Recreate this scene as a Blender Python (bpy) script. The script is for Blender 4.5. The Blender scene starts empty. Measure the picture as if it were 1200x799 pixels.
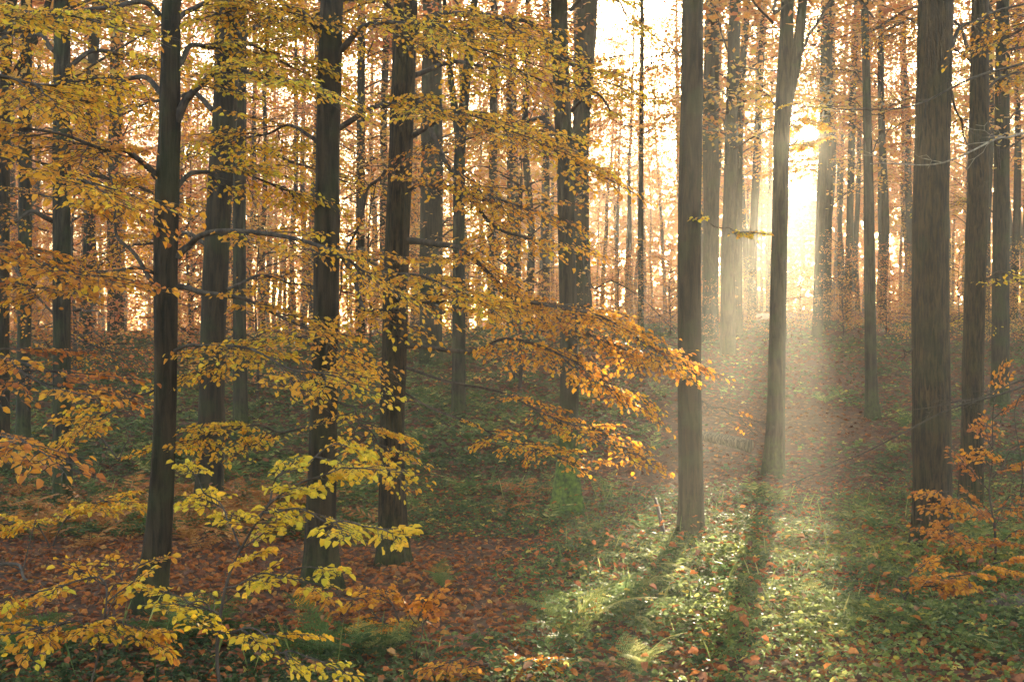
import bpy, math, random
import numpy as np
from mathutils import Matrix, Vector

# ------------------------------------------------------------------ camera, sky, sun, exposure
scene = bpy.context.scene
R = math.radians
F = 1500.0                 # focal length in pixels of the 1200 px wide photograph
CAMH = 1.7
cam_data = bpy.data.cameras.new("camera")
cam_data.sensor_width = 36.0
cam_data.lens = 36.0 * F / 1200.0
cam_data.clip_start = 0.05
cam_data.clip_end = 6000.0
cam = bpy.data.objects.new("camera", cam_data)
cam.location = (0, 0, CAMH)
cam.rotation_euler = (R(90), 0, 0)
scene.collection.objects.link(cam)
scene.camera = cam

SUN_AZ = math.atan2(948 - 600, F)                      # to the right of the view axis
SUN_EL = math.atan2(399.5 - 155, math.hypot(F, 348))
SUN_DIR = Vector((math.sin(SUN_AZ) * math.cos(SUN_EL), math.cos(SUN_AZ) * math.cos(SUN_EL), math.sin(SUN_EL)))

world = bpy.data.worlds.new("World")
scene.world = world
world.use_nodes = True
wn = world.node_tree
bg = wn.nodes["Background"]
sky = wn.nodes.new("ShaderNodeTexSky")
sky.sky_type = 'NISHITA'
sky.sun_disc = False
sky.sun_elevation = SUN_EL
sky.sun_rotation = SUN_AZ
sky.air_density = 1.0
sky.dust_density = 3.0
sky.ozone_density = 0.6
wn.links.new(sky.outputs[0], bg.inputs[0])
bg.inputs[1].default_value = 0.15

sl = bpy.data.lights.new("sun_lamp", 'SUN')
sl.energy = 5.0
sl.angle = R(0.5)
sl.color = (1.0, 0.83, 0.55)
so = bpy.data.objects.new("sun_lamp", sl)
so.rotation_euler = SUN_DIR.to_track_quat('Z', 'Y').to_euler()
so.location = SUN_DIR * 300
scene.collection.objects.link(so)

scene.view_settings.view_transform = 'Standard'
scene.view_settings.look = 'None'
scene.view_settings.gamma = 1.0
scene.view_settings.exposure = 3.1
scene.view_settings.use_white_balance = True
scene.view_settings.white_balance_temperature = 6450
scene.view_settings.white_balance_tint = 10
scene.view_settings.use_curve_mapping = False
scene.render.engine = 'CYCLES'
cy = scene.cycles
cy.max_bounces = 6
cy.diffuse_bounces = 3
cy.glossy_bounces = 1
cy.transmission_bounces = 4
cy.transparent_max_bounces = 8
cy.volume_bounces = 0
cy.caustics_reflective = False
cy.caustics_refractive = False
cy.sample_clamp_indirect = 3.0
cy.sample_clamp_direct = 8.0
cy.use_denoising = True
try:
    cy.denoiser = 'OPENIMAGEDENOISE'
    cy.denoising_input_passes = 'RGB_ALBEDO_NORMAL'
except Exception:
    pass

rng = np.random.default_rng(7)
random.seed(7)
COL = scene.collection

# ------------------------------------------------------------------ helpers
def link(o, parent=None):
    COL.objects.link(o)
    if parent is not None:
        o.parent = parent
    return o

def np_mesh(name, V, F_, mat=None, tint=None, smooth=False):
    """V (n,3); F_ = list of (m,k) int arrays."""
    me = bpy.data.meshes.new(name)
    V = np.asarray(V, np.float32)
    if not isinstance(F_, list):
        F_ = [F_]
    F_ = [np.asarray(f, np.int32) for f in F_ if len(f)]
    me.vertices.add(len(V))
    me.vertices.foreach_set("co", V.ravel())
    if F_:
        loops = np.concatenate([f.ravel() for f in F_])
        sizes = np.concatenate([np.full(len(f), f.shape[1], np.int32) for f in F_])
        starts = np.concatenate([[0], np.cumsum(sizes)[:-1]]).astype(np.int32)
        me.loops.add(len(loops))
        me.loops.foreach_set("vertex_index", loops)
        me.polygons.add(len(sizes))
        me.polygons.foreach_set("loop_start", starts)
        if smooth:
            me.polygons.foreach_set("use_smooth", np.ones(len(sizes), bool))
    me.update(calc_edges=True)
    if tint is not None:
        a = me.attributes.new("tint", 'FLOAT', 'POINT')
        a.data.foreach_set("value", np.asarray(tint, np.float32))
    if mat is not None:
        me.materials.append(mat)
    return me

def mobj(name, me, parent=None, loc=None):
    o = bpy.data.objects.new(name, me)
    if loc is not None:
        o.location = loc
    return link(o, parent)

def thing(name, label, cat, loc, group=None):
    o = bpy.data.objects.new(name, None)
    o.empty_display_size = 0.2
    o.location = loc
    o["label"] = label
    o["category"] = cat
    if group:
        o["group"] = group
    return link(o)

def vnoise(x, y, seed=0, scale=1.0):
    """2-D value noise in 0..1, vectorised."""
    x = np.asarray(x, float) / scale + 1000.0
    y = np.asarray(y, float) / scale + 1000.0
    xi, yi = np.floor(x), np.floor(y)
    fx, fy = x - xi, y - yi
    fx = fx * fx * (3 - 2 * fx); fy = fy * fy * (3 - 2 * fy)
    def h(a, b):
        v = np.sin(a * 127.1 + b * 311.7 + seed * 74.7) * 43758.5453
        return v - np.floor(v)
    return (h(xi, yi) * (1 - fx) + h(xi + 1, yi) * fx) * (1 - fy) + (h(xi, yi + 1) * (1 - fx) + h(xi + 1, yi + 1) * fx) * fy

def fbm(x, y, seed=0, scale=1.0, o=3):
    s, a, t = 0.0, 1.0, 0.0
    for i in range(o):
        s = s + a * vnoise(x, y, seed + i * 13, scale / 2 ** i); t += a; a *= 0.5
    return s / t

def sstep(a, b, x):
    t = np.clip((np.asarray(x, float) - a) / (b - a), 0, 1)
    return t * t * (3 - 2 * t)

def gz(x, y):
    """height of the forest floor"""
    x = np.asarray(x, float); y = np.asarray(y, float)
    t = (y - 14.0) / 1.3
    sp = 1.3 * np.log1p(np.exp(np.clip(t, -30, 30)))
    sp = np.where(t > 30, y - 14.0, sp)
    cap = 2.0 + 1.2 * sstep(-6, 10, x)
    z = cap * (1 - np.exp(-0.115 * sp / cap * (1 + 0.35 * 0.115 * sp / cap)))
    z = z + 0.16 * (fbm(x, y, 3, 3.2) - 0.5) * sstep(5, 9, y) + 0.35 * (fbm(x, y, 9, 14) - 0.5) * sstep(16, 26, y)
    return z

def gz1(x, y):
    return float(gz(np.array([x]), np.array([y]))[0])

def px(x, y, Y):
    """the point at depth Y seen at photograph pixel (x, y)"""
    return np.array([(x - 600.0) / F * Y, Y, CAMH + (399.5 - y) / F * Y])

def base_depth(x, row):
    for Y in np.arange(5.0, 90.0, 0.1):
        X = (x - 600.0) / F * Y
        if 399.5 - (gz1(X, Y) - CAMH) / Y * F <= row:
            return Y
    return 60.0

def unit(a):
    a = np.asarray(a, float)
    return a / (np.linalg.norm(a, axis=-1, keepdims=True) + 1e-12)

# ------------------------------------------------------------------ materials
def new_mat(name):
    m = bpy.data.materials.new(name)
    m.use_nodes = True
    nt = m.node_tree
    for n in list(nt.nodes):
        nt.nodes.remove(n)
    out = nt.nodes.new("ShaderNodeOutputMaterial")
    return m, nt, out

def ramp(nt, stops):
    r = nt.nodes.new("ShaderNodeValToRGB")
    e = r.color_ramp.elements
    while len(e) < len(stops):
        e.new(0.5)
    for i, (p, c) in enumerate(stops):
        e[i].position = p
        e[i].color = (*c, 1)
    return r

def leaf_mat(name, stops, trans=0.45, rough=0.5, gloss=0.25, mottled=0.31, tg=0.85):
    m, nt, out = new_mat(name)
    at = nt.nodes.new("ShaderNodeAttribute"); at.attribute_name = "tint"
    rp = ramp(nt, stops)
    nt.links.new(at.outputs["Fac"], rp.inputs[0])
    # blotches and browned spots inside the leaves
    tc = nt.nodes.new("ShaderNodeTexCoord")
    nz = nt.nodes.new("ShaderNodeTexNoise"); nz.inputs["Scale"].default_value = 55; nz.inputs["Detail"].default_value = 3
    nt.links.new(tc.outputs["Object"], nz.inputs["Vector"])
    mr = nt.nodes.new("ShaderNodeMapRange")
    mr.inputs[1].default_value = 0.35; mr.inputs[2].default_value = 0.7
    mr.inputs[3].default_value = 1 - mottled; mr.inputs[4].default_value = 1.2
    nt.links.new(nz.outputs["Fac"], mr.inputs[0])
    mx = nt.nodes.new("ShaderNodeMix"); mx.data_type = 'RGBA'; mx.blend_type = 'MULTIPLY'; mx.inputs[0].default_value = 1
    nt.links.new(rp.outputs[0], mx.inputs[6]); nt.links.new(mr.outputs[0], mx.inputs[7])
    n3 = nt.nodes.new("ShaderNodeTexNoise"); n3.inputs["Scale"].default_value = 90; n3.inputs["Detail"].default_value = 2
    nt.links.new(tc.outputs["Object"], n3.inputs["Vector"])
    m3 = nt.nodes.new("ShaderNodeMapRange"); m3.inputs[1].default_value = .64; m3.inputs[2].default_value = .70; m3.inputs[3].default_value = 0; m3.inputs[4].default_value = .75 if mottled > .3 else 0
    nt.links.new(n3.outputs["Fac"], m3.inputs[0])
    mb = nt.nodes.new("ShaderNodeMix"); mb.data_type = 'RGBA'; mb.inputs[7].default_value = (.16, .06, .02, 1)
    nt.links.new(m3.outputs[0], mb.inputs[0]); nt.links.new(mx.outputs[2], mb.inputs[6])
    mx = mb
    pb = nt.nodes.new("ShaderNodeBsdfPrincipled")
    pb.inputs["Roughness"].default_value = rough
    pb.inputs["Specular IOR Level"].default_value = gloss
    nt.links.new(mx.outputs[2], pb.inputs["Base Color"])
    tr = nt.nodes.new("ShaderNodeBsdfTranslucent")
    gm = nt.nodes.new("ShaderNodeGamma"); gm.inputs[1].default_value = tg
    nt.links.new(mx.outputs[2], gm.inputs[0]); nt.links.new(gm.outputs[0], tr.inputs[0])
    ms = nt.nodes.new("ShaderNodeMixShader"); ms.inputs[0].default_value = trans
    nt.links.new(pb.outputs[0], ms.inputs[1]); nt.links.new(tr.outputs[0], ms.inputs[2])
    nt.links.new(ms.outputs[0], out.inputs[0])
    return m

# tint 0 green-yellow .. 0.4 golden .. 0.7 orange .. 1 rust
M_BEECH = leaf_mat("beech_leaf_autumn", [(0.0, (0.66, 0.50, 0.03)), (0.2, (0.84, 0.50, 0.022)), (0.42, (0.84, 0.37, 0.02)),
                                         (0.66, (0.68, 0.25, 0.02)), (0.85, (0.52, 0.145, 0.018)), (1.0, (0.30, 0.08, 0.02))], trans=0.52)
M_FAR = leaf_mat("beech_leaf_copper", [(0.0, (0.54, 0.38, 0.06)), (0.35, (0.64, 0.30, 0.05)), (0.7, (0.60, 0.19, 0.045)), (1.0, (0.42, 0.11, 0.04))], trans=0.42, mottled=0.2)
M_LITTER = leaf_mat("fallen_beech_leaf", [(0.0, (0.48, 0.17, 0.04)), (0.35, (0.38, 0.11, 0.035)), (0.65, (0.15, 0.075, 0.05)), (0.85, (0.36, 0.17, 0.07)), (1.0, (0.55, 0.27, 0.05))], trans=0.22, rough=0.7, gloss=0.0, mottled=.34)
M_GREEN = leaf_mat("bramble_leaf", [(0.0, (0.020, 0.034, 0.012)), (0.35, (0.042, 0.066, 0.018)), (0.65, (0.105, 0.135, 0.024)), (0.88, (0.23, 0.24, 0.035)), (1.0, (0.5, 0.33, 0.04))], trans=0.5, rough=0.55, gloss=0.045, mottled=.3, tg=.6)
M_FERN = leaf_mat("fern_green", [(0.0, (0.035, 0.075, 0.018)), (0.5, (0.075, 0.12, 0.025)), (0.8, (0.19, 0.20, 0.04)), (1.0, (0.42, 0.38, 0.10))], trans=0.5, rough=0.6, gloss=0.05, mottled=.3, tg=.65)
M_RUST = leaf_mat("bracken_rust", [(0.0, (0.22, 0.075, 0.02)), (0.5, (0.36, 0.13, 0.03)), (1.0, (0.48, 0.22, 0.05))], trans=0.3, rough=0.6, gloss=0.15)

def bark_mat(name, dark, light, green=0.3, moss_h=0.0, moss_amt=0.0, fissure=1.0, scale=1.0):
    m, nt, out = new_mat(name)
    tc = nt.nodes.new("ShaderNodeTexCoord")
    mp = nt.nodes.new("ShaderNodeMapping"); mp.inputs["Scale"].default_value = (26 * scale, 26 * scale, 3.2 * scale)
    nt.links.new(tc.outputs["Object"], mp.inputs[0])
    n1 = nt.nodes.new("ShaderNodeTexNoise"); n1.inputs["Scale"].default_value = 1.0; n1.inputs["Detail"].default_value = 7; n1.inputs["Roughness"].default_value = 0.65
    n1.inputs["Distortion"].default_value = 0.6
    nt.links.new(mp.outputs[0], n1.inputs["Vector"])
    n2 = nt.nodes.new("ShaderNodeTexNoise"); n2.inputs["Scale"].default_value = 3.2; n2.inputs["Detail"].default_value = 5
    nt.links.new(tc.outputs["Object"], n2.inputs["Vector"])
    r1 = ramp(nt, [(0.40, dark), (0.60, light)])
    nt.links.new(n1.outputs["Fac"], r1.inputs[0])
    mg = nt.nodes.new("ShaderNodeMix"); mg.data_type = 'RGBA'
    mr = nt.nodes.new("ShaderNodeMapRange"); mr.inputs[1].default_value = 0.50; mr.inputs[2].default_value = 0.60; mr.inputs[3].default_value = 0; mr.inputs[4].default_value = green
    nt.links.new(n2.outputs["Fac"], mr.inputs[0]); nt.links.new(mr.outputs[0], mg.inputs[0])
    nt.links.new(r1.outputs[0], mg.inputs[6]); mg.inputs[7].default_value = (0.035, 0.042, 0.012, 1)
    col = mg.outputs[2]
    if moss_h > 0:
        sx = nt.nodes.new("ShaderNodeSeparateXYZ"); nt.links.new(tc.outputs["Object"], sx.inputs[0])
        ad = nt.nodes.new("ShaderNodeMath"); ad.operation = 'MULTIPLY_ADD'; ad.inputs[1].default_value = moss_h * 1.6
        nt.links.new(n2.outputs["Fac"], ad.inputs[0]); ad.inputs[2].default_value = -moss_h * 0.8
        a2 = nt.nodes.new("ShaderNodeMath"); a2.operation = 'ADD'
        nt.links.new(sx.outputs[2], a2.inputs[0]); nt.links.new(ad.outputs[0], a2.inputs[1])
        m2 = nt.nodes.new("ShaderNodeMapRange"); m2.inputs[1].default_value = moss_h * 0.5; m2.inputs[2].default_value = moss_h * 1.3; m2.inputs[3].default_value = moss_amt; m2.inputs[4].default_value = 0
        nt.links.new(a2.outputs[0], m2.inputs[0])
        m3 = nt.nodes.new("ShaderNodeMix"); m3.data_type = 'RGBA'
        nt.links.new(m2.outputs[0], m3.inputs[0]); nt.links.new(col, m3.inputs[6]); mr3 = ramp(nt, [(.35, (.016, .032, .005)), (.55, (.07, .115, .012)), (.7, (.12, .17, .018))]); n5 = nt.nodes.new('ShaderNodeTexNoise'); n5.inputs['Scale'].default_value = 28; n5.inputs['Detail'].default_value = 5; nt.links.new(tc.outputs['Object'], n5.inputs['Vector']); nt.links.new(n5.outputs['Fac'], mr3.inputs[0]); nt.links.new(mr3.outputs[0], m3.inputs[7])
        col = m3.outputs[2]
    pb = nt.nodes.new("ShaderNodeBsdfPrincipled"); pb.inputs["Roughness"].default_value = 0.85; pb.inputs["Specular IOR Level"].default_value = 0.2
    nt.links.new(col, pb.inputs["Base Color"])
    bp = nt.nodes.new("ShaderNodeBump"); bp.inputs["Strength"].default_value = 1.0; bp.inputs["Distance"].default_value = 0.018 * fissure
    nt.links.new(n1.outputs["Fac"], bp.inputs["Height"]); nt.links.new(bp.outputs[0], pb.inputs["Normal"])
    nt.links.new(pb.outputs[0], out.inputs[0])
    return m

M_BARK = bark_mat("beech_bark_brown", (0.008, 0.005, 0.0025), (0.042, 0.025, 0.012), 0.35, 0.3, 0.15)
M_BARK_OAK = bark_mat("fissured_bark", (0.008, 0.005, 0.0025), (0.072, 0.041, 0.017), 0.25, 0.3, 0.2, 3.0, 1.9)
M_BARK_GREY = bark_mat("grey_green_bark", (0.011, 0.008, 0.005), (0.052, 0.037, 0.02), 0.5, 0.4, 0.25, 1.6)
M_BARK_MOSS = bark_mat("mossy_foot_bark", (0.018, 0.012, 0.007), (0.06, 0.04, 0.022), 0.45, 0.85, 1.0)
M_TWIG = bark_mat("twig_bark", (0.035, 0.024, 0.018), (0.085, 0.06, 0.042), 0.1, 0, 0, 0.3)
M_PALE_TWIG = bark_mat("dead_twig_bark", (0.13, 0.10, 0.075), (0.30, 0.25, 0.19), 0.1, 0, 0, 0.3)

M_WOOD = bark_mat('weathered_wood', (0.03, 0.02, 0.012), (0.15, 0.105, 0.065), 0.1, 0, 0, 2.0, 1.5)

def ground_mat():
    m, nt, out = new_mat("forest_soil")
    tc = nt.nodes.new("ShaderNodeTexCoord")
    n1 = nt.nodes.new("ShaderNodeTexNoise"); n1.inputs["Scale"].default_value = 14; n1.inputs["Detail"].default_value = 8; n1.inputs["Roughness"].default_value = 0.7
    n2 = nt.nodes.new("ShaderNodeTexVoronoi"); n2.inputs["Scale"].default_value = 22
    nt.links.new(tc.outputs["Object"], n1.inputs["Vector"]); nt.links.new(tc.outputs["Object"], n2.inputs["Vector"])
    r1 = ramp(nt, [(0.3, (0.03, 0.018, 0.010)), (0.55, (0.10, 0.045, 0.022)), (0.75, (0.18, 0.085, 0.04))])
    nt.links.new(n1.outputs["Fac"], r1.inputs[0])
    mx = nt.nodes.new("ShaderNodeMix"); mx.data_type = 'RGBA'; mx.blend_type = 'OVERLAY'; mx.inputs[0].default_value = 0.35
    nt.links.new(r1.outputs[0], mx.inputs[6]); nt.links.new(n2.outputs["Color"], mx.inputs[7])
    hs = nt.nodes.new("ShaderNodeMix"); hs.data_type = 'RGBA'; hs.inputs[0].default_value = 0.6
    nt.links.new(mx.outputs[2], hs.inputs[6]); nt.links.new(r1.outputs[0], hs.inputs[7])
    pb = nt.nodes.new("ShaderNodeBsdfPrincipled"); pb.inputs["Roughness"].default_value = 0.9; pb.inputs["Specular IOR Level"].default_value = 0.15
    nt.links.new(hs.outputs[2], pb.inputs["Base Color"])
    bp = nt.nodes.new("ShaderNodeBump"); bp.inputs["Strength"].default_value = 0.7; bp.inputs["Distance"].default_value = 0.03
    nt.links.new(n1.outputs["Fac"], bp.inputs["Height"]); nt.links.new(bp.outputs[0], pb.inputs["Normal"])
    nt.links.new(pb.outputs[0], out.inputs[0])
    return m
M_GROUND = ground_mat()

# ------------------------------------------------------------------ geometry builders
def tube(pts, rad, sides=6, cap=True):
    pts = np.asarray(pts, float); n = len(pts)
    rad = np.broadcast_to(np.asarray(rad, float), (n,))
    T = unit(np.gradient(pts, axis=0))
    ref = np.where(np.abs(T[:, 2:3]) > 0.9, np.array([[1.0, 0, 0]]), np.array([[0, 0, 1.0]]))
    A = unit(np.cross(T, ref)); B = np.cross(T, A)
    th = np.linspace(0, 2 * np.pi, sides, endpoint=False)
    V = pts[:, None, :] + rad[:, None, None] * (np.cos(th)[None, :, None] * A[:, None, :] + np.sin(th)[None, :, None] * B[:, None, :])
    i = np.arange(n - 1)[:, None] * sides; j = np.arange(sides)[None, :]; k = (j + 1) % sides
    Fq = np.stack([i + j, i + k, i + sides + k, i + sides + j], -1).reshape(-1, 4)
    return V.reshape(-1, 3), Fq

class Tubes:
    def __init__(self):
        self.V, self.F, self.n = [], [], 0
    def add(self, pts, rad, sides=5):
        v, f = tube(pts, rad, sides)
        self.V.append(v); self.F.append(f + self.n); self.n += len(v)
    def mesh(self, name, mat, origin=(0, 0, 0)):
        if not self.V:
            return None
        return np_mesh(name, np.concatenate(self.V) - np.asarray(origin, float), np.concatenate(self.F), mat, smooth=True)

def catmull(P, n):
    P = np.asarray(P, float)
    Q = np.vstack([2 * P[0] - P[1], P, 2 * P[-1] - P[-2]])
    seg = len(P) - 1
    t = np.linspace(0, seg, n); i = np.minimum(t.astype(int), seg - 1); u = (t - i)[:, None]
    p0, p1, p2, p3 = Q[i], Q[i + 1], Q[i + 2], Q[i + 3]
    return 0.5 * ((2 * p1) + (p2 - p0) * u + (2 * p0 - 5 * p1 + 4 * p2 - p3) * u ** 2 + (3 * p1 - p0 - 3 * p2 + p3) * u ** 3)

def trunk_mesh(name, ctrl, mat, sides=22, step=0.13, flare=0.0, seed=0, gap=2.5):
    """ctrl: (x, y, z, r) from foot to top, local to the foot."""
    ctrl = np.asarray(ctrl, float)
    L = np.linalg.norm(np.diff(ctrl[:, :3], axis=0), axis=1).sum()
    n = max(6, int(min(L, 6) / step + max(0, L - 6) / (step * gap)))
    C = catmull(ctrl, n * 3)
    d = np.concatenate([[0], np.cumsum(np.linalg.norm(np.diff(C[:, :3], axis=0), axis=1))])
    tt = np.linspace(0, 1, n) ** (1.4 if L > 7 else 1.0) * d[-1]
    C = np.stack([np.interp(tt, d, C[:, k]) for k in range(4)], 1)
    P, r = C[:, :3], np.maximum(C[:, 3], 0.006)
    T = unit(np.gradient(P, axis=0))
    A = unit(np.cross(np.array([[0, 1.0, 0]]), T)); B = np.cross(T, A)
    th = np.linspace(0, 2 * np.pi, sides, endpoint=False)
    rr = np.random.default_rng(seed)
    ph = rr.uniform(0, 6.28, 6)
    z = P[:, 2:3] - P[0, 2]
    lobes = 0.5 + 0.5 * np.cos(5 * th[None, :] + ph[0] + 0.7 * np.sin(2 * th[None, :] + ph[1]))
    prof = 1 + 0.035 * np.sin(2 * th[None, :] + ph[2] + z * 0.8) + 0.03 * np.sin(3 * th[None, :] + ph[3] - z * 1.1) + 0.02 * np.sin(7 * th[None, :] + ph[4] + z * 0.6)
    prof = prof + 0.05 * (vnoise(th[None, :] * 2.2 + 0 * z, z * 2.0 + 0 * th[None, :], seed, 1.0) - 0.5)
    prof = prof + 0.035 * (vnoise(th[None, :] * 6 + 0 * z, z * 1.2 + 0 * th[None, :], seed + 5, 0.5) - 0.5)
    Rr = r[:, None] * prof + flare * np.exp(-np.clip(z - 0.1, 0, None) / 0.24) * (0.25 + 0.75 * lobes)
    for _ in range(max(3, int(min(L, 8) * 1.6))):           # knots and old branch scars
        zk, tk, am, wz = rr.uniform(.3, min(L, 8)), rr.uniform(0, 6.28), rr.uniform(.06, .18), rr.uniform(.04, .12)
        dth = (th[None, :] - tk + np.pi) % (2 * np.pi) - np.pi
        Rr = Rr + r[:, None] * am * np.exp(-((z - zk) / wz) ** 2 - (dth / .45) ** 2)
    V = P[:, None, :] + Rr[:, :, None] * (np.cos(th)[None, :, None] * A[:, None, :] + np.sin(th)[None, :, None] * B[:, None, :])
    i = np.arange(n - 1)[:, None] * sides; j = np.arange(sides)[None, :]; k = (j + 1) % sides
    Fq = np.stack([i + j, i + k, i + sides + k, i + sides + j], -1).reshape(-1, 4)
    return np_mesh(name, V.reshape(-1, 3), Fq, mat, smooth=True)

class Leaves:
    """a collection of leaves: base point, length axis, normal, length, width, tint"""
    def __init__(self):
        self.a = []
    def add(self, P, D, N, L, W, t):
        n = len(P)
        if n == 0:
            return
        bc = lambda v: np.broadcast_to(np.asarray(v, float), (n,))
        self.a.append((np.asarray(P, float), np.asarray(D, float), np.asarray(N, float), bc(L), bc(W), bc(t)))
    def arrays(self):
        return [np.concatenate([x[k] for x in self.a]) for k in range(6)]
    def __len__(self):
        return sum(len(x[0]) for x in self.a)

def leaf_verts(P, D, N, L, W, t, fine, fold=0.22):
    D = unit(D); S = unit(np.cross(D, N)); N = np.cross(S, D)
    L_, W_ = L[:, None], W[:, None]
    n = len(P)
    if fine:
        q = np.abs(np.sin(np.arange(n) * 12.9898 + 4.1) * 43758.5453) % 1.0; q2 = (q * 7.31) % 1.0
        curl = ((q * .42 - .10) * np.minimum(1, W / L * 1.6))[:, None]; fold = (q2 * .55 - .04)[:, None]
        tip = P + D * L_ * (1 - .35 * np.abs(curl)) - N * L_ * curl
        up = N * W_ * fold
        l1 = P + D * L_ * 0.30 + S * W_ * 0.46 + up; r1 = P + D * L_ * 0.30 - S * W_ * 0.46 + up
        l2 = P + D * L_ * 0.70 + S * W_ * 0.40 + up * 0.6 - N * L_ * 0.04; r2 = P + D * L_ * 0.70 - S * W_ * 0.40 + up * 0.6 - N * L_ * 0.04
        V = np.stack([P, r1, r2, tip, l2, l1], 1).reshape(-1, 3)
        b = np.arange(n)[:, None] * 6
        Fq = np.concatenate([b + np.array([0, 1, 2, 3]), b + np.array([0, 3, 4, 5])])
        return V, Fq, np.repeat(t, 6)
    tip = P + D * L_
    l = P + D * L_ * 0.45 + S * W_ * 0.5 + N * W_ * fold * 0.6; r = P + D * L_ * 0.45 - S * W_ * 0.5 + N * W_ * fold * 0.6
    V = np.stack([P, r, tip, l], 1).reshape(-1, 3)
    b = np.arange(n)[:, None] * 4
    return V, b + np.array([0, 1, 2, 3]), np.repeat(t, 4)

def leaves_mesh(name, arr, mat, fine=True, origin=(0, 0, 0)):
    V, Fq, t = leaf_verts(*arr, fine=fine)
    return np_mesh(name, V - np.asarray(origin, float), Fq, mat, tint=t)

# unit leaves used for the ones that stand alone as parts
N_TINT = 12
def unit_leaf_set(name, mat, wid=0.62):
    out = []
    for k in range(N_TINT):
        z = np.zeros((1, 3))
        V, Fq, t = leaf_verts(z, np.array([[1.0, 0, 0]]), np.array([[0, 0, 1.0]]), np.array([1.0]), np.array([wid]), np.array([(k + 0.5) / N_TINT]), True)
        out.append(np_mesh(name, V, Fq, mat, tint=t))
    return out
UNIT_BEECH = unit_leaf_set("beech_leaf", M_BEECH)
UNIT_FALLEN = unit_leaf_set("fallen_leaf", M_LITTER)

def leaf_objects(name, arr, meshes, parent, origin):
    P, D, N, L, W, t = arr
    D = unit(D); S = unit(np.cross(N, D)); N = np.cross(D, S)
    for k in range(len(P)):
        o = bpy.data.objects.new(name, meshes[int(np.clip(t[k] * N_TINT, 0, N_TINT - 1))])
        M = Matrix.Identity(4)
        for r_ in range(3):
            M[r_][0] = D[k, r_] * L[k]; M[r_][1] = S[k, r_] * L[k]; M[r_][2] = N[k, r_] * L[k]; M[r_][3] = P[k, r_] - origin[r_]
        o.matrix_basis = M
        link(o, parent)

def in_view(P, m=0):
    u = 600 + P[:, 0] / np.maximum(P[:, 1], 0.1) * F
    v = 399.5 - (P[:, 2] - CAMH) / np.maximum(P[:, 1], 0.1) * F
    return (P[:, 1] > 0.5) & (u > -m) & (u < 1200 + m) & (v > -m) & (v < 799 + m)

# ---- flat beech sprays: a twig with side twigs in one plane, leaves alternate
def make_spray(r, nside=9, spacing=0.05):
    tw, P, D = [], [], []
    n = 12
    s = np.linspace(0, 1, n)
    bend = r.uniform(-0.15, 0.15)
    ax = np.stack([s, bend * s ** 2 + 0.012 * np.sin(s * 18 + r.uniform(0, 6)), -0.10 * s ** 2], 1)
    tw.append((ax, np.linspace(0.008, 0.0025, n)))
    def leaves_on(c, t0):
        L = np.linalg.norm(np.diff(c, axis=0), axis=1).sum()
        k = max(2, int(L * (1 - t0) / spacing))
        q = np.linspace(t0, 1, k)
        idx = q * (len(c) - 1); i = np.minimum(idx.astype(int), len(c) - 2); u = (idx - i)[:, None]
        p = c[i] * (1 - u) + c[i + 1] * u
        tg = unit(c[i + 1] - c[i])
        sd = np.where(np.arange(k) % 2 == 0, 1, -1) * r.uniform(0.6, 1.1, k)
        sd[-1] *= 0.1
        lat = np.stack([-tg[:, 1], tg[:, 0], 0 * sd], 1)
        d = tg * np.cos(sd)[:, None] + lat * np.sin(sd)[:, None]
        keep = r.random(k) < 0.88
        P.append(p[keep]); D.append(d[keep])
    leaves_on(ax, 0.35)
    for i in range(nside):
        t = 0.12 + 0.8 * (i + r.uniform(-0.3, 0.3)) / nside
        sg = 1 if i % 2 else -1
        ln = (0.5 * (1 - t) + 0.12) * r.uniform(0.75, 1.2)
        a = sg * r.uniform(0.6, 1.0)
        p0 = np.array([np.interp(t, s, ax[:, k]) for k in range(3)])
        q = np.linspace(0, 1, 6)[:, None]
        dd = np.array([math.cos(a), math.sin(a), r.uniform(-0.12, 0.06)])
        c = p0 + dd * q * ln + np.array([0.25 * ln, 0, -0.12 * ln]) * q ** 2 + r.normal(0, 0.006, (6, 3)) * q
        tw.append((c, np.linspace(0.004, 0.0016, 6)))
        leaves_on(c, 0.12)
        if ln > 0.33:
            for sgn in (1, -1):
                i0 = r.integers(2, 4)
                a2 = a + sgn * r.uniform(0.5, 0.9)
                q2 = np.linspace(0, 1, 4)[:, None]
                c2 = c[i0] + np.array([math.cos(a2), math.sin(a2), r.uniform(-0.1, 0.05)]) * q2 * ln * r.uniform(0.3, 0.5)
                tw.append((c2, np.linspace(0.0025, 0.0013, 4)))
                leaves_on(c2, 0.15)
    return dict(tw=tw, P=np.concatenate(P), D=np.concatenate(D))

SPRAYS = [make_spray(rng, rng.integers(8, 12), 0.052) for _ in range(10)]

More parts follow.
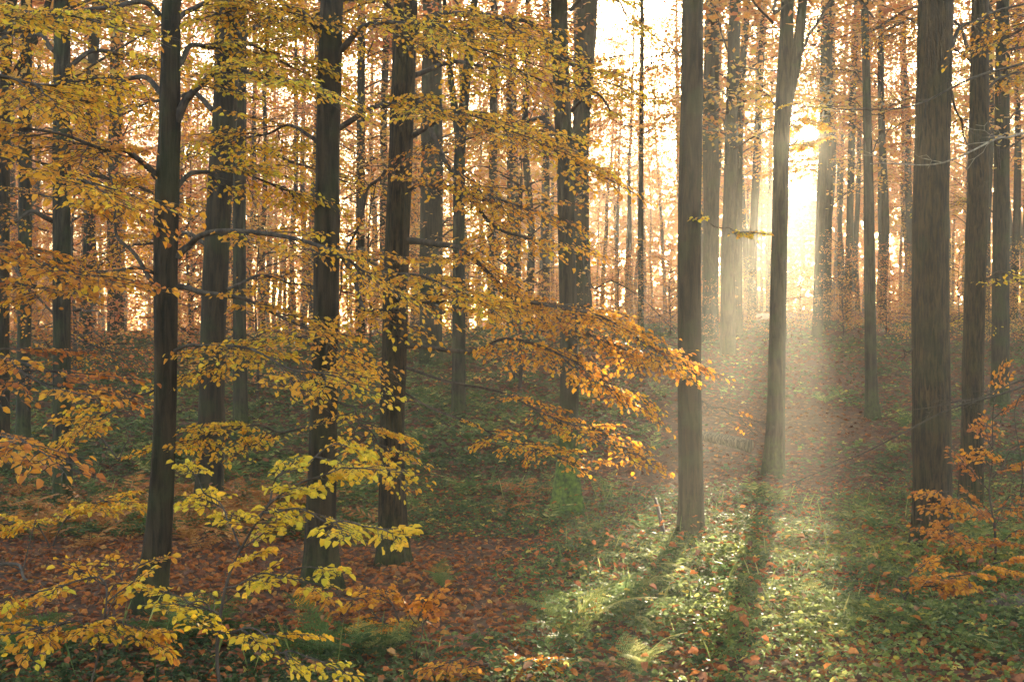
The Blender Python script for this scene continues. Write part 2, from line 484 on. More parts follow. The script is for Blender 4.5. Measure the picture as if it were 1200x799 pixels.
def place_spray(lv, tb, sp, org, fwd, up, scale, ll, tint, tsd, r, jit=0.42, droop=0.25, keep=1.0, tw_sides=3, tw_thick=1.0):
    x = unit(fwd); y = unit(np.cross(up, x)); z = np.cross(x, y)
    B = np.stack([x, y, z])
    flip = 1 if r.random() < 0.5 else -1
    loc = sp["P"] * np.array([1, flip, 1]); d = sp["D"] * np.array([1, flip, 1])
    k = r.random(len(loc)) < keep
    loc, d = loc[k], d[k]
    P = org + (loc * scale) @ B
    D = d @ B
    n = len(P)
    N = unit(z + r.normal(0, jit, (n, 3)))
    D = unit(D + np.array([0, 0, -droop]) + r.normal(0, 0.18, (n, 3)))
    L = ll * r.uniform(0.65, 1.2, n)
    lv.add(P, D, N, L, L * r.uniform(0.55, 0.72, n), np.clip(r.normal(tint, tsd, n), 0.01, 0.99))
    if tb is not None:
        for c, rad in sp["tw"]:
            tb.add(org + (c * np.array([1, flip, 1]) * scale) @ B, rad * tw_thick * .62, tw_sides)

class Tree:
    """a standing tree: Empty at its foot, parts trunk, branch, foliage, leaf"""
    def __init__(self, name, label, cat, foot, group=None):
        self.foot = np.asarray(foot, float)
        self.e = thing(name, label, cat, self.foot, group)
        self.lv = Leaves()
    def branch(self, ctrl, r0, r1, n_spray=10, t0=0.25, sc=(0.5, 0.9), ll=0.039, tint=0.4, tsd=0.17, seed=0, spread=0.95, keep=0.6, mat=None, tilt=0.15, wob=0.02, updn=0.0, ends=True, fdown=0.08):
        r = np.random.default_rng(seed + 1000)
        P = catmull(ctrl, max(10, 6 * len(ctrl)))
        L = np.linalg.norm(np.diff(P, axis=0), axis=1).sum()
        q = np.linspace(0, 1, len(P))[:, None]
        ph = r.uniform(0, 6, 3)
        P = P + wob * np.sin(q * np.array([9, 11, 13]) + ph) * np.sin(np.pi * q)
        tb = Tubes()
        tb.add(P, r0 + (r1 - r0) * np.linspace(0, 1, len(P)) ** 0.8, 8)
        for i in range(n_spray):
            t = t0 + (1 - t0) * (i + r.uniform(-0.4, 0.4)) / max(1, n_spray - 1)
            t = float(np.clip(t, 0.02, 1.0))
            if ends and i == n_spray - 1:
                t = 1.0
            k = t * (len(P) - 1); a = min(int(k), len(P) - 2); u = k - a
            org = P[a] * (1 - u) + P[a + 1] * u
            tg = unit(P[a + 1] - P[a])
            ang = (1 if i % 2 else -1) * r.uniform(0.35, 1.0) * spread
            if t == 1.0:
                ang *= 0.2
            h = unit(np.array([tg[0], tg[1], tg[2] * 0.4]))
            lat = unit(np.array([-h[1], h[0], 0]))
            fw = h * math.cos(ang) + lat * math.sin(ang) + np.array([0, 0, r.normal(-fdown, 0.14)])
            up = np.array([r.normal(0, tilt), r.normal(0, tilt), 1])
            place_spray(self.lv, tb, SPRAYS[r.integers(len(SPRAYS))], org, fw, up, r.uniform(*sc), ll, np.clip(tint + r.normal(0, 0.06), 0, 1), tsd, r, keep=keep, jit=.42)
        me = tb.mesh("branch", mat or M_TWIG, self.foot)
        mobj("branch", me, self.e)
    def bare(self, ctrl, r0, r1, seed=0, twigs=8, tl=(0.2, 0.5), mat=None, keepleaf=0.0, tint=0.8, wob=0.02):
        """a leafless branch with fine side twigs"""
        r = np.random.default_rng(seed + 4000)
        P = catmull(ctrl, max(12, 8 * len(ctrl)))
        q = np.linspace(0, 1, len(P))[:, None]
        P = P + wob * np.sin(q * np.array([13, 11, 17]) + r.uniform(0, 6, 3)) * np.sin(np.pi * q)
        tb = Tubes(); tb.add(P, r0 + (r1 - r0) * np.linspace(0, 1, len(P)), 7)
        for i in range(twigs):
            a = int(r.uniform(0.15, 0.97) * (len(P) - 2))
            tg = unit(P[a + 1] - P[a])
            d = unit(tg + r.normal(0, 0.55, 3) * np.array([1, 1, 0.7]))
            ln = r.uniform(*tl)
            s = np.linspace(0, 1, 7)[:, None]
            c = P[a] + d * s * ln + r.normal(0, 0.02, (7, 3)) * s + np.array([0, 0, r.uniform(-0.15, 0.1)]) * s ** 2 * ln
            tb.add(c, np.linspace(r1 * 0.9, 0.0012, 7), 4)
            for _ in range(3):
                b = r.integers(2, 6); d2 = unit(d + r.normal(0, 0.6, 3)); s2 = np.linspace(0, 1, 4)[:, None]
                c2 = c[b] + d2 * s2 * ln * r.uniform(0.2, 0.5)
                tb.add(c2, np.linspace(0.0022, 0.0011, 4), 3)
                if r.random() < keepleaf:
                    self.lv.add(c2[-1:], unit(d2 + np.array([0, 0, -0.4]))[None], unit(r.normal(0, 1, 3) + np.array([0, 0, 1.5]))[None], r.uniform(0.05, 0.07), 0.04, np.clip(r.normal(tint, 0.1), 0, 0.99))
        mobj("branch", tb.mesh("branch", mat or M_TWIG, self.foot), self.e)
    def finish(self, singles=300, mat=None, fine=True, minpx=8.5):
        if not len(self.lv):
            return
        arr = self.lv.arrays()
        ok = ~in_gap(arr[0], 0)
        arr = [a[ok] for a in arr]
        P = arr[0]
        k = np.zeros(len(P), bool)
        if singles:
            size = arr[3] / np.maximum(P[:, 1], 0.5) * F
            ok = in_view(P, 0) & (size > minpx)
            idx = np.nonzero(ok)[0]
            idx = idx[np.argsort(-size[idx])][:singles]
            k[idx] = True
            leaf_objects("leaf", [a[k] for a in arr], UNIT_BEECH, self.e, self.foot)
        rest = [a[~k] for a in arr]
        if len(rest[0]):
            o = mobj("foliage", leaves_mesh("foliage", rest, mat or M_BEECH, fine, self.foot), self.e)
            o["kind"] = "stuff"

def trunk_px(tree_args, x_base, row_base, pts, height, mat, flare=0.35, sides=22, seed=0, Y=None, topw=0.35, fork=None, name="beech_tree"):
    """pts: (row, centre px, width px) from low to high"""
    if Y is None:
        Y = base_depth(x_base, row_base)
    foot = np.array([(x_base - 600) / F * Y, Y, 0]); foot[2] = gz1(foot[0], foot[1]) - 0.04
    label, cat, group = tree_args
    T = Tree(name, label, cat, foot, group)
    T.Y = Y
    ctrl = []
    for row, cx, w in pts:
        p = px(cx, row, Y) - foot
        ctrl.append((p[0], p[1] + 0.0, p[2], w / 2 / F * Y))
    b = ctrl[0]
    ctrl[0] = (0, 0, -0.15, b[3])
    last = ctrl[-1]; prev = ctrl[-2]
    dz = max(last[2] - prev[2], 0.3)
    slope = np.array([(last[0] - prev[0]) / dz, 0])
    for f_ in (0.4, 0.75, 1.0):
        z = last[2] + (height - last[2]) * f_
        if z > last[2] + 0.2:
            ctrl.append((last[0] + slope[0] * (z - last[2]) * 0.5 + 0.12 * math.sin(z + seed), 0.15 * math.sin(z * 0.7 + seed), z, last[3] * (1 - (1 - topw) * f_ * 0.8)))
    T.trunk = mobj("trunk", trunk_mesh("trunk", ctrl, mat, sides, 0.13, flare * b[3], seed), T.e)
    T.ctrl = ctrl
    return T

# ------------------------------------------------------------------ the setting: ground
def axis_y():
    a = [-12.0]
    while a[-1] < 240:
        y = a[-1]
        a.append(y + (0.16 if 4 < y < 20 else 0.5 if y < 45 else 3.0))
    return np.array(a)
ys = axis_y()
nx = 150
xs = np.sign(np.linspace(-1, 1, nx)) * np.abs(np.linspace(-1, 1, nx)) ** 2.2 * 160
GX, GY = np.meshgrid(xs, ys)
GZ = gz(GX, GY) + 0.03 * (fbm(GX, GY, 21, 0.5) - 0.5)
ii, jj = np.meshgrid(np.arange(len(ys) - 1), np.arange(nx - 1), indexing="ij")
b0 = (ii * nx + jj).ravel()
Fg = np.stack([b0, b0 + 1, b0 + nx + 1, b0 + nx], 1)
ground = mobj("ground", np_mesh("ground", np.stack([GX, GY, GZ], -1).reshape(-1, 3), Fg, M_GROUND, smooth=True))
ground["kind"] = "structure"
ground["label"] = "forest floor of dark soil and fallen leaves rising to a low bank"

# the sun itself, far beyond the wood
def sun_ball():
    m, nt, out = new_mat("sun_glow")
    em = nt.nodes.new("ShaderNodeEmission"); em.inputs[0].default_value = (1.0, 0.86, 0.6, 1); em.inputs[1].default_value = 400.0
    tp = nt.nodes.new("ShaderNodeBsdfTransparent"); ad = nt.nodes.new("ShaderNodeAddShader")   # glowing gas: lets the light through
    nt.links.new(em.outputs[0], ad.inputs[0]); nt.links.new(tp.outputs[0], ad.inputs[1])
    nt.links.new(ad.outputs[0], out.inputs[0])
    try:
        m.cycles.emission_sampling = 'NONE'
    except Exception:
        pass
    n, k = 24, 48
    th = np.linspace(0, np.pi, n); ph = np.linspace(0, 2 * np.pi, k, endpoint=False)
    rad = 3000 * math.tan(R(0.30))
    V = rad * np.stack([np.sin(th)[:, None] * np.cos(ph), np.sin(th)[:, None] * np.sin(ph), np.cos(th)[:, None] + 0 * ph], -1).reshape(-1, 3)
    i = np.arange(n - 1)[:, None] * k; j = np.arange(k)[None]; j2 = (j + 1) % k
    Fq = np.stack([i + j, i + j2, i + k + j2, i + k + j], -1).reshape(-1, 4)
    o = mobj("sun", np_mesh("sun", V, Fq, m, smooth=True), None, np.array([0, 0, CAMH]) + np.array(SUN_DIR) * 3000)
    o["kind"] = "structure"
    o["label"] = "low morning sun shining through the trunks"
sun_ball()

# sun-aligned coordinates through the camera: along the sun's azimuth, across it, above the sun ray
CA, SA, TE = math.cos(SUN_AZ), math.sin(SUN_AZ), math.tan(SUN_EL)
def sun_coords(P):
    d = P[..., 0] * SA + P[..., 1] * CA
    u = P[..., 0] * CA - P[..., 1] * SA
    v = P[..., 2] - (CAMH + d * TE)
    return d, u, v
def in_gap(P, pad=0.0):
    """the gap cut in the canopy and shaped so the low sun throws its beam"""
    d, u, v = sun_coords(P)
    wob = 0.12 * np.sin(v * 2.1 + d * 0.05)
    # leaves cut to shape the light: a peephole at the sun, a shading leafy bridge, and the window that throws the beam on the floor
    hw = np.where(d < 60, .015 + .0036 * d, .02 + .0056 * d)
    core = (np.abs(u) < hw + pad) & (v > -hw - .03 - pad) & (v < hw + pad)
    win = (u > -.60 + wob - pad) & (u < .18 + wob * .5 + pad) & (v > -3.5 - pad) & (v < -1.25 + wob * .8 + pad)
    core = core | win
    low = (u > -1.35 + wob - pad) & (u < -0.6) & (v > -3.5 - pad) & (v < -1.9 + pad)
    return (d > 9) & (core | low)

def in_thin(P, r):
    """thinner foliage on both sides of the gap"""
    d, u, v = sun_coords(P)
    a = (d > 9) & (d < 75) & (v > -3.6) & (v < -1.2)
    k = np.where(a & (u > -1.6) & (u <= -.6), .8, 0) + np.where(a & (u > -3.2) & (u <= -1.6), .5, 0) + np.where(a & (u > .6) & (u < 1.7) & (v < -1.6), .55, 0)
    return r.random(len(P)) < k

# ------------------------------------------------------------------ large trees seen one by one
# (label, x foot, row foot, [(row, centre, width)...], height, bark, flare)
T = {}
def TR(key, label, xb, rb, pts, h, mat, flare=0.5, sides=24, Y=None, name="beech_tree", group=None, topw=0.35):
    T[key] = trunk_px((label, "tree", group), xb, rb, pts, h, mat, flare, sides, seed=len(T) * 7 + 3, Y=Y, name=name, topw=topw)

TR("t1", "dark slender beech with curved foot standing nearest in the leaf litter", 177, 719,
   [(722, 177, 37), (690, 178, 34), (650, 184, 31), (600, 188, 29), (500, 193, 26), (400, 194.5, 26), (300, 194, 27), (220, 196, 27), (150, 198.5, 23), (70, 200, 22), (0, 200.5, 21), (-60, 202, 20)], 13, M_BARK, 0.75)
TR("t2", "dark beech with broad flared foot behind the yellow sapling", 376, 690,
   [(692, 376, 40), (650, 376, 36), (600, 376, 34), (500, 379, 32), (400, 381.5, 29), (300, 383, 29), (200, 384, 27), (100, 386, 27), (0, 388.5, 26), (-60, 390, 25)], 15, M_BARK, 0.8)
TR("t3", "straight dark trunk with fissured bark whose branches sweep right", 460, 660,
   [(662, 460, 36), (600, 459, 32), (500, 459, 30), (400, 462, 30), (300, 465, 29), (200, 469, 28), (100, 473, 27), (0, 476, 27), (-50, 478, 26)], 15, M_BARK_OAK, 0.6)
TR("t4", "stout trunk leaning slightly right, just behind the nearest slender beech", 245, 616,
   [(618, 245, 35), (560, 246, 33), (500, 247, 31), (400, 249, 30), (300, 253, 29), (200, 259, 28), (100, 265, 27), (0, 267, 29), (-40, 268, 28)], 17, M_BARK, 0.3, Y=12.6)
TR("t5", "straight grey green trunk at the foot of the bramble bank", 74, 596,
   [(598, 74, 23), (500, 73, 21), (400, 72, 20), (200, 72, 19), (0, 73, 17.5), (-40, 73, 17)], 18, M_BARK_GREY, 0.25)
TR("t6", "beech with a bright mossy green flared foot", 665, 602,
   [(604, 665, 36), (570, 665, 30), (530, 666, 25), (480, 666.5, 23), (400, 666, 21), (300, 664, 20), (200, 662, 19), (100, 658, 19), (0, 655, 19), (-40, 654, 18)], 17, M_BARK_MOSS, 0.75)
TR("t7", "brown trunk with a clean stem left of the sunbeam", 811, 632,
   [(634, 811, 31), (560, 810, 29), (450, 808, 28), (400, 808, 27), (250, 808, 26), (100, 811, 25), (0, 812, 24), (-50, 813, 24)], 16, M_BARK, 0.5)
TR("t8", "forked trunk standing right in front of the sunbeam", 906, 558,
   [(560, 906, 27), (500, 909, 22), (400, 911, 20), (300, 913, 19), (200, 915, 18), (130, 917, 18), (60, 921, 16), (0, 923, 14), (-40, 924, 13)], 17, M_BARK_GREY, 0.35)
TR("t9", "slim pale trunk on the bank right of the sunbeam", 1023, 491,
   [(493, 1023, 17), (450, 1021, 14), (400, 1020, 13), (250, 1018.5, 12), (130, 1016, 10), (0, 1013, 9), (-30, 1013, 9)], 16, M_BARK_GREY, 0.5)
TR("t10", "thickest trunk with finely fissured brown bark on the right", 1091, 646,
   [(648, 1091, 48), (600, 1092, 44), (500, 1091, 42), (400, 1090, 41.5), (300, 1090, 41), (200, 1092, 40), (100, 1095, 40), (0, 1097, 39), (-50, 1098, 39)], 17, M_BARK_OAK, 0.4)
TR("t11", "grey fissured trunk with orange saplings at its foot", 1138, 602,
   [(604, 1138, 27), (500, 1140, 24.5), (400, 1141, 24), (200, 1146, 23.5), (0, 1149, 20), (-40, 1150, 19)], 17, M_BARK_OAK, 0.4, Y=12.9)
TR("t12", "smooth greenish trunk on the bank near the frame's right edge", 1172, 478,
   [(480, 1172, 22), (400, 1172, 20), (200, 1174, 17.5), (0, 1175, 15), (-30, 1175, 14)], 17, M_BARK_GREY, 0.25)
TR("t13", "thin dark trunk on the bank bending right near its top", 537, 497,
   [(499, 537, 17), (400, 537.5, 15), (250, 538, 14), (180, 539, 13.5), (130, 543, 12), (60, 550, 10), (0, 556, 8)], 11, M_BARK_GREY, 0.3)
TR("t14", "broad hazy grey trunk on the bank behind the fissured trunk", 505, 428,
   [(430, 505, 29), (400, 505, 28), (250, 506, 26), (100, 506, 24), (0, 507, 22)], 20, M_BARK_GREY, 0.15)
TR("t15", "narrow grey trunk on the bank near the frame's left edge", 27, 527,
   [(529, 27, 18), (450, 28, 16), (300, 29, 15), (100, 30, 14), (0, 31, 13)], 17, M_BARK_GREY, 0.3)
TR("t6b", "grey trunk rising directly behind the mossy footed beech", 683, 384,
   [(386, 683, 24), (350, 682, 21), (200, 680, 20), (100, 683, 22), (40, 686, 25), (0, 687, 26)], 20, M_BARK_GREY, 0.2, Y=30)
TR("t16", "dark grey trunk on the crest, leftmost of the group right of the clean brown stem", 832, 378,
   [(380, 832, 20), (300, 833, 19), (150, 833, 18), (0, 835, 16)], 20, M_BARK_GREY, 0.25, Y=30)
TR("t17", "dark trunk on the crest, middle of the group left of the sunbeam", 853, 392,
   [(394, 853, 18), (300, 854, 16), (150, 857, 15), (0, 862, 13)], 20, M_BARK_GREY, 0.25, Y=27)
TR("t17b", "thin dark stem close beside the crest group's middle trunk", 866, 375,
   [(377, 866, 10), (250, 865, 9), (100, 869, 8), (0, 876, 8)], 18, M_BARK_GREY, 0.3, Y=32)
TR("t18", "thin hazy trunk leaning right between crest group and sunbeam", 880, 350,
   [(352, 880, 10), (250, 884, 9), (100, 890, 8), (0, 896, 7)], 20, M_BARK_GREY, 0.2, Y=40)
TR("t19", "tall trunk immediately right of the sun, left one of a touching pair", 957, 372,
   [(374, 957, 12), (300, 960, 11), (220, 963, 10.5), (150, 966, 11), (60, 968, 13), (0, 969, 13)], 21, M_BARK_GREY, 0.25, Y=33)
TR("t20", "trunk immediately right of the sun, right one of a touching pair", 968, 372,
   [(374, 968, 11), (300, 969.5, 10), (200, 971, 9.5), (100, 972, 9), (0, 974, 8)], 21, M_BARK_GREY, 0.25, Y=36)
TR("t21", "leaning thin trunk in the haze between sun and slim pale trunk", 993, 352,
   [(354, 993, 9), (250, 996, 8), (100, 1000, 7.5), (0, 1004, 7)], 21, M_BARK_GREY, 0.2, Y=42)
TR("t22", "hazy trunk rising behind the nearest slender beech, greyer and far", 282, 510,
   [(512, 282, 18), (400, 281, 16), (200, 281, 15), (0, 282, 13)], 18, M_BARK_GREY, 0.25)
TR("t23", "hazy grey trunk at the crest between the left edge trunks", 133, 392,
   [(394, 133, 16), (300, 133, 15), (150, 134, 13), (0, 136, 11)], 20, M_BARK_GREY, 0.2, Y=34)
TR("t24", "slim dark stem between the flared foot beech and fissured trunk", 422, 400,
   [(402, 422, 11), (300, 422, 10), (150, 423, 10), (0, 424, 9)], 20, M_BARK_GREY, 0.2, Y=30)
TR("t25", "straight hazy stem right of the bending thin trunk, thicker of two", 577, 372,
   [(374, 577, 11), (300, 577, 10), (150, 578, 9), (0, 579, 8)], 21, M_BARK_GREY, 0.2, Y=38)
TR("t26", "slender hazy stem left of the mossy footed beech", 598, 370,
   [(372, 598, 9), (250, 598, 8), (100, 597, 8), (0, 596, 7)], 21, M_BARK_GREY, 0.2, Y=42)
TR("t27", "lone pencil thin stem against the bright sky gap", 751, 365,
   [(367, 751, 7), (250, 751, 6), (100, 752, 5), (0, 752, 4)], 18, M_BARK_GREY, 0.2, Y=36)
TR("t28", "hazy stem in the gap between mossy footed beech and pencil thin stem", 640, 362,
   [(364, 640, 9), (250, 640, 8), (0, 641, 7)], 20, M_BARK_GREY, 0.2, Y=44)
TR("t29", "dark edge trunk forking upward at the extreme left of the frame", 4, 560,
   [(562, 2, 17), (400, 3, 15), (260, 4, 14), (120, 6, 13), (60, 9, 11), (0, 12, 9)], 14, M_BARK, 0.3)

# forks
def fork(key, ctrl_px, r0, r1, Y):
    P = catmull([px(a, b, Y) for a, b in ctrl_px], 26)
    tb = Tubes(); tb.add(P, np.linspace(r0, r1, 26), 12)
    mobj("fork_stem", tb.mesh("fork_stem", T[key].trunk.data.materials[0], T[key].foot), T[key].e)
y8 = T["t8"].Y
fork("t8", [(917, 150), (922, 118), (931, 80), (937, 40), (941, 0), (948, -60), (952, -160), (956, -320)], 0.085, 0.03, y8)
y29 = T["t29"].Y
fork("t29", [(3, 130), (12, 95), (28, 70), (44, 40), (56, 5), (66, -40)], 0.06, 0.03, y29)
fork("t29", [(8, 70), (2, 40), (14, 12), (24, -20)], 0.045, 0.02, y29)
y13 = T["t13"].Y
fork("t13", [(539, 170), (533, 130), (528, 90), (524, 40), (520, -10)], 0.06, 0.025, y13)

# ------------------------------------------------------------------ leafy branches of the near trees
def B(key, pts, r0, r1, n, **kw):
    """pts: (px, row, depth offset from the trunk)"""
    t = T[key]
    B.k += 1
    t.branch([px(a, b, t.Y + c) for a, b, c in pts], r0, r1, n, seed=B.k, **kw)
B.k = 0
# nearest slender beech
B("t1", [(207, 142, 0), (222, 112, -.05), (240, 93, -.1), (275, 82, -.3), (320, 92, -.5), (362, 98, -.7)], .03, .007, 12, tint=.27, sc=(.35, .7))
B("t1", [(208, 78, 0), (225, 58, .1), (250, 52, .3), (300, 58, .5), (350, 82, .7)], .02, .006, 12, tint=.26, sc=(.35, .7))
B("t1", [(184, 208, 0), (165, 188, -.1), (135, 175, -.3), (85, 163, -.6), (20, 148, -.9)], .024, .006, 14, tint=.55, sc=(.4, .8))
B("t1", [(207, 220, 0), (228, 200, .1), (275, 203, .3), (320, 215, .6), (360, 238, .9)], .018, .005, 12, tint=.33, sc=(.35, .65))
B("t1", [(207, 302, 0), (218, 288, 0), (235, 276, -.1), (285, 275, -.2), (345, 277, -.3), (395, 298, -.4), (440, 330, -.5)], .026, .007, 9, t0=.5, tint=.4, sc=(.35, .65))
B("t1", [(208, 336, 0), (238, 340, -.1), (290, 356, -.2), (345, 376, -.3), (385, 402, -.4)], .020, .006, 10, t0=.4, tint=.42, sc=(.35, .65))
B("t1", [(182, 335, 0), (160, 305, .1), (142, 275, .2), (132, 232, .3), (126, 190, .4)], .016, .005, 8, t0=.5, tint=.5, sc=(.3, .5))
B("t1", [(184, 322, 0), (150, 312, -.2), (105, 328, -.5), (60, 336, -.8), (15, 330, -1.0)], .012, .004, 12, t0=.3, tint=.62, sc=(.4, .7))
B("t1", [(190, 20, 0), (160, 2, -.1), (110, 12, -.4), (60, 30, -.7), (0, 40, -1.0)], .02, .006, 13, tint=.35, sc=(.4, .75))
B("t1", [(190, 110, 0), (165, 92, .2), (120, 95, .4), (70, 110, .6), (10, 105, .9)], .02, .006, 13, tint=.40, sc=(.4, .75))
B("t1", [(205, 25, 0), (235, 5, .2), (280, 0, .3), (340, 15, .5)], .02, .006, 10, tint=.30, sc=(.4, .7))
B("t1", [(202, 412, 0), (235, 402, -.3), (290, 412, -.6), (345, 432, -.8), (390, 440, -1.0)], .012, .004, 10, t0=.25, tint=.35, sc=(.35, .6))
B("t1", [(185, 455, 0), (150, 470, -.2), (110, 490, -.4), (70, 520, -.5)], .009, .003, 7, t0=.4, tint=.45, sc=(.25, .45))
# flared-foot beech
B("t2", [(375, 40, 0), (350, 10, -.1), (310, 0, -.3), (265, 15, -.5)], .02, .006, 10, tint=.3, sc=(.4, .7))
B("t2", [(398, 60, 0), (425, 35, -.1), (470, 25, -.3), (520, 35, -.5), (560, 60, -.7)], .025, .007, 15, tint=.3, sc=(.4, .8))
B("t2", [(374, 170, 0), (350, 150, .1), (310, 155, .4), (270, 170, .6)], .016, .005, 10, tint=.33, sc=(.35, .65))
B("t2", [(395, 290, 0), (410, 318, 0), (418, 345, -.1), (432, 363, -.2), (455, 366, -.3), (500, 352, -.5), (545, 356, -.7)], .02, .006, 9, t0=.4, tint=.4, sc=(.35, .65))
B("t2", [(397, 300, 0), (425, 302, -.2), (455, 318, -.4), (510, 330, -.6), (560, 350, -.9)], .018, .005, 11, t0=.3, tint=.42, sc=(.35, .65))
B("t2", [(398, 150, 0), (430, 130, -.2), (480, 125, -.4), (530, 130, -.7), (590, 150, -.9)], .022, .006, 15, tint=.36, sc=(.4, .8))
B("t2", [(372, 400, 0), (340, 395, -.2), (300, 408, -.4), (255, 430, -.5)], .012, .004, 9, t0=.3, tint=.35, sc=(.3, .6))
B("t2", [(370, 500, 0), (345, 505, -.2), (310, 500, -.4), (270, 505, -.6), (225, 515, -.7)], .010, .003, 9, t0=.3, tint=.3, sc=(.3, .55))
B("t2", [(395, 470, 0), (415, 480, -.4), (430, 500, -.7), (450, 540, -.9)], .009, .003, 8, t0=.4, tint=.3, sc=(.3, .5))
# fissured trunk, sweeping right
B("t3", [(482, 108, 0), (500, 138, -.1), (520, 180, -.3), (540, 222, -.5), (575, 262, -.7), (620, 280, -1.0)], .028, .008, 14, t0=.3, tint=.5, sc=(.4, .75))
B("t3", [(474, 282, 0), (505, 284, -.2), (540, 290, -.4), (572, 322, -.6), (592, 345, -.7), (655, 358, -.9), (710, 375, -1.1), (765, 408, -1.2)], .028, .006, 24, t0=.3, tint=.56, sc=(.35, .7), tsd=.14, fdown=.12)
B("t3", [(474, 350, 0), (520, 345, -.3), (580, 355, -.5), (650, 372, -.7), (705, 396, -.9), (750, 420, -1.1)], .02, .005, 18, t0=.3, tint=.6, sc=(.35, .6), fdown=.12)
B("t3", [(474, 405, 0), (510, 408, -.2), (560, 409, -.4), (595, 400, -.6), (640, 408, -.8), (680, 428, -1.0), (722, 462, -1.1)], .02, .005, 14, t0=.45, tint=.55, sc=(.3, .55), fdown=.12)
B("t3", [(474, 430, 0), (530, 448, -.4), (600, 466, -.6), (650, 486, -.8), (700, 512, -1.0), (740, 532, -1.1)], .012, .004, 14, t0=.4, tint=.55, sc=(.25, .45), fdown=.1, keep=.41)
B("t3", [(474, 460, 0), (530, 490, -.3), (575, 505, -.6), (620, 525, -.9), (660, 535, -1.0)], .009, .003, 11, t0=.4, tint=.52, sc=(.25, .45), keep=.39)
B("t3", [(484, 40, 0), (520, 15, -.2), (570, 20, -.4), (630, 50, -.6), (690, 90, -.9)], .028, .007, 18, tint=.36, sc=(.4, .85))
B("t3", [(482, 160, 0), (520, 140, -.3), (575, 145, -.6), (635, 170, -.9), (690, 200, -1.1)], .024, .006, 16, tint=.48, sc=(.4, .8))
B("t3", [(480, 90, .1), (530, 75, .3), (590, 80, .6), (650, 100, .8)], .024, .006, 14, tint=.38, sc=(.4, .8))
B("t3", [(472, 230, 0), (500, 215, -.2), (560, 225, -.5), (620, 245, -.8)], .018, .005, 12, tint=.5, sc=(.4, .7), keep=.39)
B("t3", [(468, 20, 0), (440, 0, -.2), (400, 5, -.4), (360, 20, -.5)], .02, .006, 10, tint=.33, sc=(.4, .7))
# stout trunk behind
B("t4", [(272, 60, 0), (300, 30, .2), (340, 25, .4), (395, 40, .6)], .03, .008, 12, tint=.3, sc=(.6, 1.0))
B("t4", [(250, 130, 0), (225, 110, .3), (180, 120, .7), (130, 140, 1)], .03, .008, 13, tint=.4, sc=(.6, 1.0))
B("t4", [(268, 190, 0), (300, 175, .3), (345, 190, .6), (410, 215, .9)], .025, .008, 13, tint=.38, sc=(.6, 1.0))
B("t4", [(246, 290, 0), (220, 275, .4), (170, 285, .8), (110, 300, 1.2)], .025, .008, 12, tint=.5, sc=(.6, .9))
B("t4", [(265, 340, 0), (300, 325, .3), (340, 330, .5), (420, 345, .8)], .02, .006, 11, tint=.45, sc=(.5, .8), keep=.39)
# grey green trunk left
B("t5", [(64, 60, 0), (40, 40, .2), (0, 45, .4)], .03, .01, 8, tint=.45, sc=(.6, 1.0))
B("t5", [(80, 80, 0), (110, 60, .2), (160, 65, .4), (200, 80, .6)], .03, .01, 11, tint=.38, sc=(.6, 1.0))
B("t5", [(80, 220, 0), (110, 205, .2), (150, 215, .4), (190, 230, .6)], .03, .01, 9, tint=.5, sc=(.6, 1.0), keep=.39)
B("t5", [(64, 260, 0), (40, 250, -.2), (5, 262, -.4), (-30, 280, -.6)], .03, .01, 9, tint=.6, sc=(.6, .9))
# mossy-footed beech
B("t6", [(650, 60, 0), (625, 30, .2), (580, 25, .5), (520, 40, .9)], .03, .01, 12, tint=.4, sc=(.6, 1.0))
B("t6", [(670, 130, 0), (690, 110, -.4), (705, 115, -.7), (715, 130, -1)], .02, .008, 6, tint=.3, sc=(.35, .6))
B("t6", [(655, 160, 0), (630, 140, .3), (590, 150, .6), (540, 165, .9)], .03, .01, 11, tint=.5, sc=(.6, .9), keep=.39)
B("t6", [(668, 12, 0), (690, -10, -.3), (720, 0, -.5), (735, 20, -.6)], .02, .008, 5, tint=.25, sc=(.3, .55))
# edge trunk at left
B("t29", [(10, 300, 0), (30, 330, -.3), (60, 370, -.7), (100, 400, -1.0), (140, 415, -1.3)], .02, .005, 12, t0=.3, tint=.68, sc=(.4, .75))
B("t29", [(10, 230, 0), (40, 225, -.4), (80, 240, -.8), (130, 255, -1.2)], .02, .005, 12, t0=.2, tint=.62, sc=(.4, .8))
B("t29", [(5, 420, 0), (40, 430, -.5), (90, 450, -1.0), (150, 470, -1.4)], .016, .004, 10, t0=.2, tint=.72, sc=(.35, .65))
# right-hand trees: thinner foliage, bare twigs
B("t7", [(818, 250, 0), (835, 262, -.2), (855, 270, -.3), (868, 272, -.4)], .008, .003, 3, tint=.2, sc=(.2, .32), keep=.28)
B("t7", [(822, 470, 0), (845, 480, -.2), (880, 492, -.4)], .006, .002, 4, tint=.75, sc=(.2, .35), keep=.28)
B("t8", [(915, 130, 0), (905, 118, .2), (898, 110, .3)], .012, .004, 4, tint=.12, sc=(.25, .5))
B("t8", [(925, 125, 0), (936, 122, -.2), (946, 126, -.3)], .01, .003, 2, tint=.1, sc=(.2, .3))
B("t10", [(1110, 62, 0), (1122, 40, .1), (1150, 20, .2), (1200, 5, .3)], .022, .008, 4, t0=.5, tint=.5, sc=(.3, .5), keep=.24)
B("t11", [(1150, 110, 0), (1175, 90, .2), (1205, 85, .4)], .02, .008, 7, tint=.55, sc=(.5, .8), keep=.33)
B("t11", [(1136, 60, 0), (1120, 30, .2), (1080, 20, .6), (1040, 35, 1)], .02, .008, 9, tint=.6, sc=(.5, .9), keep=.39)
